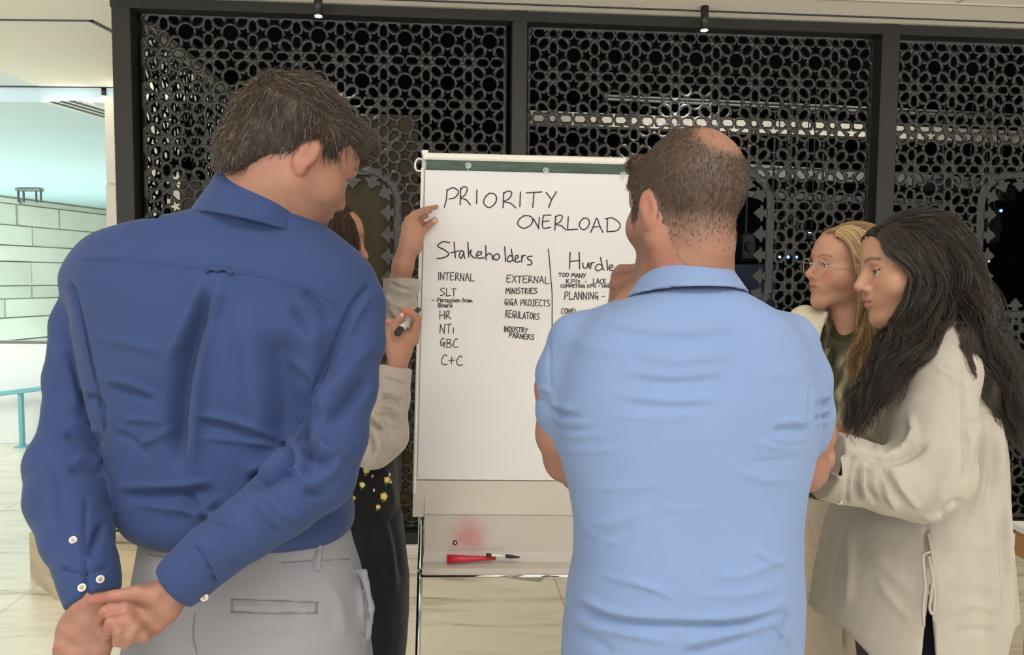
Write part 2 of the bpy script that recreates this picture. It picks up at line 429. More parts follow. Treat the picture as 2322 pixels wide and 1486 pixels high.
def lattice(u0, u1, w0, w1, nu, nw, opening=None, border=0.02, mirror=None):
    """triangles of a pierced sheet; returns (pts2d, tris)"""
    verts = []; faces = []
    def addf(poly): faces.append(list(range(len(verts), len(verts) + len(poly)))); verts.extend([Vector(p) for p in poly])
    addf([(u0, w0), (u1, w0), (u1, w1), (u0, w1)])
    addf([(u0 + border, w0 + border), (u1 - border, w0 + border), (u1 - border, w1 - border), (u0 + border, w1 - border)])
    nspecial = 2
    if opening:
        x0, x1, y0, y1, r, bw = opening
        addf(round_rect(x0, x1, y0, y1, r)); addf(round_rect(x0 - bw, x1 + bw, y0 - bw, y1 + bw, r + bw)); nspecial = 4
    hb = len(faces)
    i0, i1 = int(math.floor((u0 - nu) / TILE)) - 1, int(math.ceil((u1 - nu) / TILE)) + 1
    j0, j1 = int(math.floor((w0 - nw) / TILE)) - 1, int(math.ceil((w1 - nw) / TILE)) + 1
    for i in range(i0, i1 + 1):
        for j in range(j0, j1 + 1):
            for h in ROS:
                pts = [(nu + (i + x) * TILE, nw + (j + y) * TILE) for x, y in h]
                xs = [p[0] for p in pts]; ys = [p[1] for p in pts]
                if max(xs) < u0 + border or min(xs) > u1 - border or max(ys) < w0 + border or min(ys) > w1 - border: continue
                if opening and min(xs) > x0 and max(xs) < x1 and min(ys) > y0 and max(ys) < y1: continue
                addf(pts)
    ov, oe, of, _, _, orig = delaunay_2d_cdt(verts, [], faces, 0, 1e-6, True)
    tris = []
    for f, og in zip(of, orig):
        s = set(og)
        if 0 not in s: continue
        if opening and 2 in s: continue
        inband = opening and 3 in s
        hole = any(q >= hb for q in s) and 1 in s and not inband
        if not hole: tris.append(tuple(f))
    return np.array([(v[0], v[1]) for v in ov]), tris
def extrude_sheet(pts, tris, mapf, thick, name, m, parent):
    """two faces and rim walls"""
    n = len(pts)
    A_ = np.array([mapf(p[0], p[1], 0.0) for p in pts]); B_ = np.array([mapf(p[0], p[1], thick) for p in pts])
    cnt = {}
    for t in tris:
        for k in range(3):
            e = (t[k], t[(k + 1) % 3]); key = tuple(sorted(e))
            cnt[key] = None if key in cnt else e
    Fc = [t for t in tris] + [(t[2] + n, t[1] + n, t[0] + n) for t in tris]
    for e in cnt.values():
        if e is not None: Fc += [(e[1], e[0], e[0] + n), (e[1], e[0] + n, e[1] + n)]
    return mesh_obj(name, np.vstack([A_, B_]), np.array(Fc), m, parent)
def crest(mb, path, mapf, pitch=0.118, ln=0.075, thick=0.012):
    """fleur-de-lis edging along the inside of an opening (closed 2d path, inward to the left)"""
    path = np.array(path + [path[0]]); seg = np.linalg.norm(np.diff(path, axis=0), axis=1); cum = np.concatenate([[0], np.cumsum(seg)])
    N = int(cum[-1] / pitch); prof = [(-.26, -.1), (-.12, .22), (-.36, .30), (-.40, .46), (-.26, .50), (-.20, .66), (0, 1.0)]
    prof = prof + [(-x, y) for x, y in prof[-2::-1]]
    for k in range(N):
        s = (k + .5) * cum[-1] / N; i = min(np.searchsorted(cum, s) - 1, len(seg) - 1); i = max(i, 0)
        p = path[i] + (path[i + 1] - path[i]) * (s - cum[i]) / seg[i]; t = (path[i + 1] - path[i]) / seg[i]; nn = np.array([-t[1], t[0]])
        poly = [p + t * x * pitch + nn * y * ln for x, y in prof]
        a = [mapf(q[0], q[1], 0.0) for q in poly]; off = mapf(0, 0, thick) - mapf(0, 0, 0)
        mb.prism(a[::-1], off)
VL = 0.02
def mapL(u, w, t): return pod(u, VL + t, w)
node2 = su(1254, 172, VL); nodeR = su(1660, 178, VL)
wtop = top_w - 0.043; wbot = PLINTH + 0.062
node1 = su(473, 123, VL); node3 = su(2078, 105, VL)
specs = [
    ('left', su(322, 300, VL)[0], su(1150, 300, VL)[0], node1, (573, 893, 395), 'dark pierced star-lattice screen beside the corner pillar, brown board behind it'),
    ('mid', su(1192, 300, VL)[0], su(1978, 300, VL)[0], node2, (1428, 1738, 400), 'dark pierced star-lattice screen behind the flip chart and the man in the polo shirt'),
    ('far', su(2018, 300, VL)[0], uR - .03, node3, (2232, 2560, 408), 'dark pierced star-lattice screen behind the long-haired woman in the linen shirt')]
for nm, ua, ub, nd, op, lab in specs:
    o0, o1, ot = su(op[0], 500, VL)[0], su(op[1], 500, VL)[0], su((op[0] + op[1]) / 2, op[2], VL)[1]
    ob = su((op[0] + op[1]) / 2, 705, VL)[1] if nm != 'left' else 0.25
    e = empty('lattice_screen', pod((ua + ub) / 2, VL, PLINTH + 0.06), lab, 'lattice screen', 'star-lattice screens of the dark room' if False else None)
    opening = (o0, o1, ob, ot, 0.14, 0.045)
    pts, tr = lattice(ua, ub, wbot, wtop, nd[0], nd[1], opening, 0.022)
    extrude_sheet(pts, tr, mapL, 0.012, 'pierced_sheet', M_lat, e)
    cm = MB(); crest(cm, round_rect(o0, o1, ob, ot, 0.14), mapL); cm.build('crest_edging', M_lat, e)
# side screen running back from the corner pillar, with a tall opening onto the bright hall
def mapS(v, w, t): return pod(uL + 0.05 + t, v, w)
e = empty('lattice_screen', pod(uL + 0.05, 1.2, PLINTH), 'pierced side screen running back from the corner pillar, bright hall showing through', 'lattice screen')
pts, tr = lattice(0.10, 2.3, wbot, wtop, 0.2, node1[1], (0.50, 1.20, 0.4, 2.2, 0.14, 0.045), 0.022)
extrude_sheet(pts, tr, mapS, 0.008, 'pierced_sheet', M_lat, e)
cm = MB(); crest(cm, round_rect(0.50, 1.20, 0.4, 2.2, 0.14), mapS); cm.build('crest_edging', M_lat, e)
# cream ceiling edge inside the pod along the side screen
tz(MB().box(pod(uL + 0.09, 0.12, top_w - 0.11), T_ * 0.06, N_ * 2.2, Z * 0.04).build('trim_7', M_cream))
# bright wall of the hall seen through the side opening
# olive board right behind the first screen
bl, br_, bt = su(640, 300, VL)[0], su(948, 300, VL)[0], su(870, 258, VL)[1]
bp = empty('backing_board', pod((bl + br_) / 2, VL + 0.03, PLINTH), 'olive brown board standing right behind the first lattice screen', 'board')
MB().box(pod(bl, VL + 0.016, wbot), T_ * (br_ - bl), N_ * 0.03, Z * (bt - wbot)).build('panel', M_brown, bp)

# ================================================================ inside the dark room
M_beam = mat('cream_beam', (0.75, 0.70, 0.58), 0.6, noise=(2, 0.05))
M_grey = mat('grey_metal', (0.30, 0.30, 0.31), 0.5, noise=(2, 0.1))
def inner(pxa, pya, pxb, pyb, v, h, dpt, m, name, label, cat):
    a = on_plane(pxa, pya, POD_O + N_ * v, N_); b = on_plane(pxb, pyb, POD_O + N_ * v, N_)
    o = MB().box(a - Z * h, b - a, N_ * dpt, Z * h).build(name, m)
    return tag(o, label, cat) if cat else tz(o)
inner(1180, 249, 2500, 305, 1.3, 0.092, 0.1, M_beam, 'beam_cream', None, None)
inner(1600, 366, 2500, 420, 1.6, 0.09, 0.1, M_grey, 'beam_grey', None, None)
inner(1370, 214, 2400, 262, 1.2, 0.012, 0.04, M_grey, 'rail_upper', 'thin grey lighting rail high in the dark room above the cream beam', 'rail')
inner(1370, 222, 2400, 270, 1.15, 0.010, 0.04, M_grey, 'rail_lower', 'thin grey lighting rail just below its twin in the dark room', 'rail')
inner(1660, 432, 2500, 470, 2.2, 0.05, 0.05, M_grey, 'beam_low', None, None)
tz(inner(2020, 330, 2145, 268, 1.5, 0.05, 0.06, M_grey, 'beam_brace', None, None))
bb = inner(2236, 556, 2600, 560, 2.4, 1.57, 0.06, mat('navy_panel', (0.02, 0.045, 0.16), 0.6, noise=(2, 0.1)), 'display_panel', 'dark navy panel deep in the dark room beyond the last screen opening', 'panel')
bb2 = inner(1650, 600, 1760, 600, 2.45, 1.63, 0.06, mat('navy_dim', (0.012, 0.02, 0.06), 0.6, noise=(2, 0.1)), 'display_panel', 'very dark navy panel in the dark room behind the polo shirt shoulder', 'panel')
lampspec = [(2270, 478, 'b', 'blue stage lamp glowing through the opening above the long-haired woman'), (2206, 566, 'b', 'blue stage lamp glowing just over the dark hair of the woman in linen'),
            (1787, 583, 'b', 'blue stage lamp beside the eyeglasses, outer of two'), (1806, 584, 'b', 'blue stage lamp close to the far lens of the eyeglasses'),
            (1836, 531, 'w', 'white stage lamp shining through the lattice above the blonde woman'), (1850, 556, 'w', 'white stage lamp just below the brightest white lamp behind the lattice'),
            (1768, 583, 'w', 'tiny white stage lamp outermost in the row of blue ones'), (2232, 575, 'w', 'small white stage lamp among cables near the crest edging'),
            (2242, 592, 'w', 'small white stage lamp lowest beside the navy panel')]
M_eb = mat('lamp_blue', (0.05, 0.1, 0.8), 0.3, emit=((0.08, 0.16, 1.0), 6.0)); M_ew = mat('lamp_white', (0.9, 0.9, 0.9), 0.3, emit=((0.9, 0.95, 1.0), 5.0))
for px, py, c_, lab in lampspec:
    v = 1.0; c0 = on_plane(px, py, POD_O + N_ * v, N_); r = 0.011 if c_ == 'b' else (0.014 if py < 550 else 0.008)
    t = empty('stage_lamp', c0, lab, 'stage lamp')
    MB().tube([c0 + N_ * 0.004, c0 + N_ * 0.03, c0 + N_ * 0.13], [r * 2.2, r * 2.6, r * 2.0], 14).build('housing', M_blk, t, True)
    MB().ball(c0, (r, r * 0.6, r)).build('lens', M_eb if c_ == 'b' else M_ew, t, True)
    MB().tube([c0 + N_ * 0.07 + Z * r * 2, c0 * [1, 1, 0] + N_ * 0.07 + Z * (top_w - .035)], 0.005, 6).build('bracket', M_blk, t)
for k, (px, py, sx, sz) in enumerate(((1800, 505, .10, .12), (1875, 470, .12, .10), (2150, 420, .16, .10), (2255, 520, .12, .22), (2285, 440, .14, .12), (1700, 560, .10, .2), (1760, 540, .06, .06))):
    c0 = on_plane(px, py, POD_O + N_ * 1.25, N_)
    t = empty('stage_projector', c0 - Z * sz / 2, ['black stage projector above the eyeglasses behind the lattice', 'black stage projector high above the blonde hair behind the lattice', 'black stage projector above the dark-haired woman under the grey beam', 'black stage projector with cables beside the crest edging of the last opening', 'black stage projector at the top of the last screen opening', 'black stage projector in the opening behind the bald head', 'small black stage projector between the crest edging and the blonde woman'][k], 'stage projector')
    MB().box(c0 - T_ * sx / 2 - Z * sz / 2, T_ * sx, N_ * 0.18, Z * sz, bev=0.015).build('housing', mat('projector_black%d' % k, (0.02, 0.02, 0.024), 0.3, noise=(5, 0.1)), t)
    MB().tube([c0 - N_ * 0.03, c0 + N_ * 0.01], [min(sx, sz) * .36, min(sx, sz) * .4], 16).build('lens_ring', M_blk, t)
    MB().tube([c0 + Z * sz / 2 + N_ * .08, c0 * [1, 1, 0] + Z * (top_w - .035) + N_ * .08], 0.009, 8).build('clamp', M_blk, t)
l = bpy.data.lights.new('pod_lamp', 'AREA'); l.energy = 3.6; l.size = 2.5; l.size_y = 0.3; l.shape = 'RECTANGLE'; l.color = (1, .96, .88); l.spread = math.radians(100)
o = bpy.data.objects.new('pod_lamp', l); COL.objects.link(o); o.location = Vector(pod(2.4, 0.55, 2.75)); o.rotation_euler = (Vector(pod(2.4, 1.35, 2.38)) - Vector(pod(2.4, 0.55, 2.75))).to_track_quat('-Z', 'Y').to_euler()

# ================================================================ spotlights on the ceiling
M_glow = mat('lamp_glow', (1, 1, 1), 0.3, emit=((1, 0.95, 0.85), 12.0))
def spot(px, ytop, ybot, dist, lab, rad=0.021, energy=30):
    top = P(px, ybot, dist); z1 = top[2]
    t = empty('ceiling_spotlight', (top[0], top[1], z1), lab, 'spotlight')
    zc = (CEIL if dist < 5 else zl + 0.11)
    MB().tube([(top[0], top[1], z1), (top[0], top[1], zc)], rad, 20).build('housing', M_blk, t, True)
    MB().tube([(top[0], top[1], z1 - 0.004), (top[0], top[1], z1 + 0.004)], [rad * .86, rad * .86], 20).build('lens', M_glow, t)
    if energy:
        L_ = bpy.data.lights.new('spot', 'SPOT'); L_.energy = energy; L_.spot_size = math.radians(95); L_.spot_blend = 0.7; L_.color = (1, .93, .82); L_.shadow_soft_size = 0.02
        o = bpy.data.objects.new('spot', L_); COL.objects.link(o); o.location = (top[0], top[1], z1 - 0.02)
pd = float(w2c(pod(su(722, 40)[0], -0.2, 2.9))[1]); pd2 = float(w2c(pod(su(1597, 60)[0], -0.2, 2.9))[1])
spot(722, 5, 36, pd, 'black cylinder spotlight on the ceiling above the man in the blue shirt', energy=15)
spot(1597, 42, 68, pd2, 'black cylinder spotlight on the ceiling above the man in the polo shirt')
spot(236, 202, 218, yb - 0.1, 'small black cylinder spotlight on the far ceiling edge by the corner pillar', 0.018, 0)

# ================================================================ stone bench with bag and steel case
fb = on_z(165, 1362, 0); hb_ = 0.27
bench = empty('stone_bench', fb, 'low beige layered stone bench on the marble floor beside the man in the blue shirt', 'bench')
M_beige = mat('layered_stone', (0.60, 0.50, 0.34), 0.6, noise=(2.0, 0.22, (1, 1, 7)), bump=(30, 0.25, (1, 1, 6)))
zt = float(on_plane(290, 1243, (0, fb[1] + 0.05, 0), Y)[2])
pl = on_plane(82, 1262, (0, fb[1] + .3, 0), Y)
poly = [(fb[0] - 0.08, fb[1]), (fb[0] + 1.15, fb[1] + 0.02), (fb[0] + 1.15, fb[1] + 0.5), (pl[0] + .04, fb[1] + .5), (pl[0], fb[1] + 0.25)]
pm = MB().prism([(x, y, 0) for x, y in poly], Z * zt); pm.build('block', M_beige, bench)
bc = on_plane(268, 1207, (0, fb[1] + 0.35, 0), Y)
bag = empty('handbag', (bc[0], bc[1], zt), 'black tapered handbag standing on the low stone bench', 'handbag')
M_bag = mat('black_leather', (0.016, 0.016, 0.013), 0.45, noise=(6, 0.15), bump=(60, .2))
MB().prism([(bc[0] - .16, bc[1], zt + 0.005), (bc[0] + .05, bc[1], zt + .005), (bc[0] + .10, bc[1], zt + .08), (bc[0] + .03, bc[1], zt + .26), (bc[0] - .16, bc[1], zt + .30)], Y * .14).build('bag_body', M_bag, bag)
MB().tube(catmull([(bc[0] - .12, bc[1] + .05, zt + .29), (bc[0] - .09, bc[1] + .04, zt + .44), (bc[0] - .02, bc[1] + .04, zt + .40), (bc[0] + .02, bc[1] + .05, zt + .26)]), 0.007, 8).build('handle', M_bag, bag, True)
cc = on_plane(290, 1240, (0, fb[1] + 0.10, 0), Y)
case = empty('steel_case', (cc[0], cc[1], zt), 'shiny steel case with a black strap lying on the low stone bench', 'case')
M_steel = mat('brushed_steel', (0.55, 0.54, 0.50), 0.25, 0.9, noise=(5, 0.1, (1, 1, 8)))
MB().box((cc[0] - .13, cc[1], zt), X * .24, Y * .22, Z * .055, bev=.01).build('case_body', M_steel, case)
MB().box((cc[0] - .13, cc[1] + .02, zt + .056), X * .24, Y * .2, Z * .022, bev=.008).build('case_lid', M_steel, case)
MB().box((cc[0] + .075, cc[1] - .003, zt), X * .022, Y * .2, Z * .082, bev=.003).build('strap', M_bag, case)
# dark plinth wedge under the flip chart
k0 = on_z(1222, 1321, 0); k1 = on_z(1050, 1300, 0); k2 = on_z(1262, 1292, 0)
wedge = empty('stone_plinth', k0, 'grey wedge-shaped stone plinth on the floor behind the flip chart tray', 'plinth')
M_wedge = mat('grey_stone', (0.42, 0.40, 0.34), 0.6, noise=(6, 0.15, (5, 1, 1)))
zz = .055
MB().prism([(k0[0], k0[1], 0), (k2[0] + .05, k2[1] + .12, 0), (k1[0] + .1, k1[1] + .3, 0), (k1[0], k1[1] + .02, 0)], Z * zz).build('block', M_wedge, wedge)
MB().prism([(k0[0] - .01, k0[1] + .02, zz), (k2[0] + .04, k2[1] + .12, zz), (k1[0] + .1, k1[1] + .3, zz), (k1[0], k1[1] + .04, zz)], Z * .012).build('top_slab', M_bag, wedge)

# ================================================================ table and chair at the far side
tp = on_plane(2290, 1181, (0, 2.45, 0), Y) - Y * .17
tb = empty('side_table', (tp[0] + .5, tp[1] + .3, 0), 'white-topped wooden table just behind the woman in the linen shirt', 'table')
M_wood = mat('oak_edge', (0.42, 0.22, 0.08), 0.5, noise=(8, .2, (1, 1, 6)))
tz0 = float(tp[2])
MB().box((tp[0], tp[1], tz0 - .025), X * 1.3, Y * .17, Z * .025, bev=.004).build('table_top', M_white, tb)
MB().box((tp[0] + .012, tp[1] + .012, tz0 - .11), X * 1.27, Y * .146, Z * .084).build('apron', M_wood, tb)
for dx, dyy in ((.05, .02), (1.2, .02), (.05, .1), (1.2, .1)):
    MB().box((tp[0] + dx, tp[1] + dyy, 0), X * .05, Y * .05, Z * (tz0 - .11), bev=.004).build('leg', M_wood, tb)
ch = empty('office_chair', (tp[0] + .55, tp[1] + 1.05, 0), 'black office chair standing behind the white-topped table', 'chair')
MB().box((tp[0] + .02, tp[1] + 1.0, .62), X * .5, Y * .06, Z * .50, bev=.03).build('backrest', M_bag, ch)
MB().box((tp[0] + .02, tp[1] + 1.02, .45), X * .5, Y * .5, Z * .08, bev=.03).build('seat', M_bag, ch)
MB().tube([(tp[0] + .27, tp[1] + 1.27, .02), (tp[0] + .27, tp[1] + 1.27, .46)], .03, 12).build('pedestal', M_blk, ch)
MB().tube([(tp[0] + .27, tp[1] + 1.27, 0.0), (tp[0] + .27, tp[1] + 1.27, .03)], [.26, .24], 24).build('base', M_blk, ch)
# ================================================================ flip chart
PTL = P(965, 386, 2.40); PBL = P(947, 1087, 2.28); PTR = P(1440, 411, 2.425)
ey = (PTL - PBL); PH = np.linalg.norm(ey); ey /= PH
ex = (PTR - PTL); ex -= ey * np.dot(ex, ey); ex /= np.linalg.norm(ex)
en = np.cross(ex, ey)          # toward the camera
if np.dot(en, CAM - PTL) < 0: en = -en
BW = 0.74
def B(a, b, c=0.0):
    """a right from the paper's left edge, b up from its bottom, c toward the viewer"""
    return PBL + ex * a + ey * b + en * c
def bpx(px, py, c=0.0):
    q = on_plane(px, py, PBL + en * c, en) - PBL
    return float(np.dot(q, ex)), float(np.dot(q, ey))
def bbox(mb, a0, a1, b0, b1, c0, c1, bev=0):
    return mb.box(B(a0, b0, c0), ex * (a1 - a0), ey * (b1 - b0), en * (c1 - c0), bev)
M_cw = mat('chart_white', (0.80, 0.77, 0.72), 0.35, noise=(2, .02))
M_bd = mat('chart_board', (0.62, 0.58, 0.52), 0.22, noise=(1.5, .03))
M_green = mat('clamp_green', (0.045, 0.085, 0.07), 0.4, noise=(14, .35, (1, 6, 6)))
M_clear = mat('clear_plastic', (0.75, 0.78, 0.76), 0.15, noise=(3, .03))
M_chrome = mat('chrome', (0.72, 0.72, 0.72), 0.08, 1.0, noise=(3, .03))
M_tray = mat('tray_grey', (0.55, 0.51, 0.46), 0.3, noise=(2, .03))
aL = bpx(943, 900, -.004)[0]
bTop = bpx(950, 348)[1]; bPT = PH
fc = empty('flip_chart', P(1220, 1480, 2.3) * [1, 1, 0], 'white flip chart easel with chrome legs in front of the dark lattice screens', 'flip chart')
bbox(MB(), aL, BW + .03, -.02 + bpx(950, 1146)[1], bTop - .012, -.022, -.004, .003).build('board', M_bd, fc)
bbox(MB(), aL - .002, .0 - .004, bpx(945, 1120)[1], PH + .01, -.024, .006, .004).build('side_rail', M_cw, fc)
bbox(MB(), BW + .004, BW + .034, bpx(945, 1120)[1], PH + .01, -.024, .006, .004).build('side_rail', M_cw, fc)
bG = bpx(1100, 380)[1]
b_bar0 = bpx(965, 364)[1]
bbox(MB(), aL + .002, BW + .03, b_bar0, bTop, -.024, .014, .005).build('top_bar', M_cw, fc)
gr_ = bbox(MB(), .002, BW, PH + .0006, b_bar0, -.004, .009, .002).build('clamp_strip', M_green, fc)
for px, py in ((1062, 376), (1238, 387), (1413, 397)):
    a, b = bpx(px, py, .01); mb = MB()
    mb.tube([B(a + .008 * math.cos(t), b + .008 * math.sin(t), .012) for t in np.linspace(0, 2 * math.pi, 15)], .0016, 6, False)
    mb.tube([B(a, b, .007), B(a, b, .013)], .004, 8)
    mb.tube([B(a, b - .008, .012), B(a - .003, b - .022, .012)], .0012, 6)
    mb.build('peg', M_clear, gr_, True)
# corner hook
a, b = bpx(945, 385)
hk = MB().tube(catmull([B(aL + .004, bTop - .018, -.01), B(aL - .013, bTop - .014, -.01), B(aL - .022, bTop - .03, -.01), B(aL - .018, bTop - .052, -.01), B(aL + .002, bTop - .055, -.01)]), .0032, 8)
hk.build('hook', M_cw, fc, True)
bbox(MB(), aL - .001, aL + .02, bTop - .004, bTop + .008, -.02, .012, .002).build('corner_cap', M_clear, fc)
# tray: lower panel bending forward, front lip
t_top = bpx(950, 1146)[1]; t_bot = bpx(962, 1296)[1]
bT = bpx(1150, 1166)[1]
prof = [(t_top + .03, .0), (bT, .012), (bT - .004, .006), (bT - .11, .004), (t_bot + .03, .012), (t_bot + .018, .05), (t_bot + .006, .062), (t_bot, .058), (t_bot + .01, .0), (t_bot + .02, -.012), (t_top + .03, -.012)]
al = bpx(962, 1230)[0]
pm = MB(); pm.prism([B(al, b, c) for b, c in prof], ex * (BW + .03 - al))
M_tray_pink = bpy.data.materials.new('tray_pink'); M_tray_pink.use_nodes = True
nt = M_tray_pink.node_tree; bs = nt.nodes['Principled BSDF']; bs.inputs['Roughness'].default_value = .3
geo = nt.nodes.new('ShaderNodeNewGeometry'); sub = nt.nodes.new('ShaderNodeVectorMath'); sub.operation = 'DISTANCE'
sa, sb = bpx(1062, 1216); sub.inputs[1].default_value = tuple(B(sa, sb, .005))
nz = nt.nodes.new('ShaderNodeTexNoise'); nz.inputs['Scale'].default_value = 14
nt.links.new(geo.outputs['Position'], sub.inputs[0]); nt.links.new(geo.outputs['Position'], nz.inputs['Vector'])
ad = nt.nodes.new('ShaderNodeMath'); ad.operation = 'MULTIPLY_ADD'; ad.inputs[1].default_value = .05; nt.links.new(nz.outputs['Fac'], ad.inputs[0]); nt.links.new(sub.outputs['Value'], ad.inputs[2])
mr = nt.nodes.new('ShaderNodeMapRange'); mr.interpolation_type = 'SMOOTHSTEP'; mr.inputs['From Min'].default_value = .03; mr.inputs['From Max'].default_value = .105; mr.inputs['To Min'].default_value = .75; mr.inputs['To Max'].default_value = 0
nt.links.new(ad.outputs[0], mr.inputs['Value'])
mxx = nt.nodes.new('ShaderNodeMixRGB'); mxx.inputs[1].default_value = (.55, .51, .46, 1); mxx.inputs[2].default_value = (.52, .17, .18, 1)  # soft pink patch mixed into the tray grey
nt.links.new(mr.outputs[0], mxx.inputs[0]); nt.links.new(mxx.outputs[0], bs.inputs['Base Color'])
pm.build('tray', M_tray_pink, fc, label='grey tray with a pink patch')
# lower skirt of the board between paper and tray
bbox(MB(), aL, BW + .03, bT - .01, -.004, -.004, .0015).build('lower_panel', M_bd, fc)
lip = MB().tube([B(al - .004, t_bot - .002, .054), B(BW + .03, t_bot - .002, .054)], .005, 8); lip.build('tray_lip', M_chrome, fc, True)
# legs
def leg(a, side=0):
    top = B(a, t_top + .05, -.012); d_ = -ey; s = (top[2] - 0.0) / -d_[2]
    s0 = top; end = top + d_ * s
    m_ = MB(); m_.tube([s0, end], .0085, 14); o = m_.build('leg', M_chrome, fc, True)
    MB().tube([end, end + Z * .03], .014, 12).build('rubber_foot', M_blk, o)
    return o
aleg = bpx(952, 1300, -.012)[0]
leg(aleg); leg(BW + .01)
r0 = B(BW - .02, .6, -.03); r1 = np.array([r0[0] + .1, r0[1] + .75, 0]); m_ = MB().tube([r0, r1], .0085, 14); m_.build('rear_leg', M_chrome, fc, True)
m_ = MB().tube([B(aleg + .008, t_top + .02, -.02), B(aleg + .008, t_bot, -.02)], .005, 10); m_.build('inner_rod', M_chrome, fc, True)
MB().tube([B(aleg, t_bot + .004, .004), B(aleg + .012, t_bot + .004, .03)], .006, 10).build('clamp_bolt', M_chrome, fc, True)

# paper
pad = empty('paper_pad', B(.3, 0, 0), 'large white paper sheet with black handwriting clipped to the flip chart', 'paper')
M_paper = mat('paper', (0.755, 0.75, 0.785), 0.75, noise=(2.5, .025), bump=(5, .25))
nx_, ny_ = 24, 30
def paper_c(a, b): return .0035 + .0016 * math.sin(6 * a + 2) * math.sin(3.3 * b) + .0012 * math.sin(11 * a - 7 * b) * (1 - b / PH) + .010 * max(0, .06 - b) ** .5 * 0
gv = [B(BW * i / nx_, PH * j / ny_, paper_c(BW * i / nx_, PH * j / ny_)) for j in range(ny_ + 1) for i in range(nx_ + 1)]
gf = [(j * (nx_ + 1) + i, j * (nx_ + 1) + i + 1, (j + 1) * (nx_ + 1) + i + 1, (j + 1) * (nx_ + 1) + i) for j in range(ny_) for i in range(nx_)]
mesh_obj('sheet', gv, gf, M_paper, pad, True)
bbox(MB(), .002, BW - .002, .003, PH - .001, -.003, .0002).build('sheet_stack', M_paper, pad)

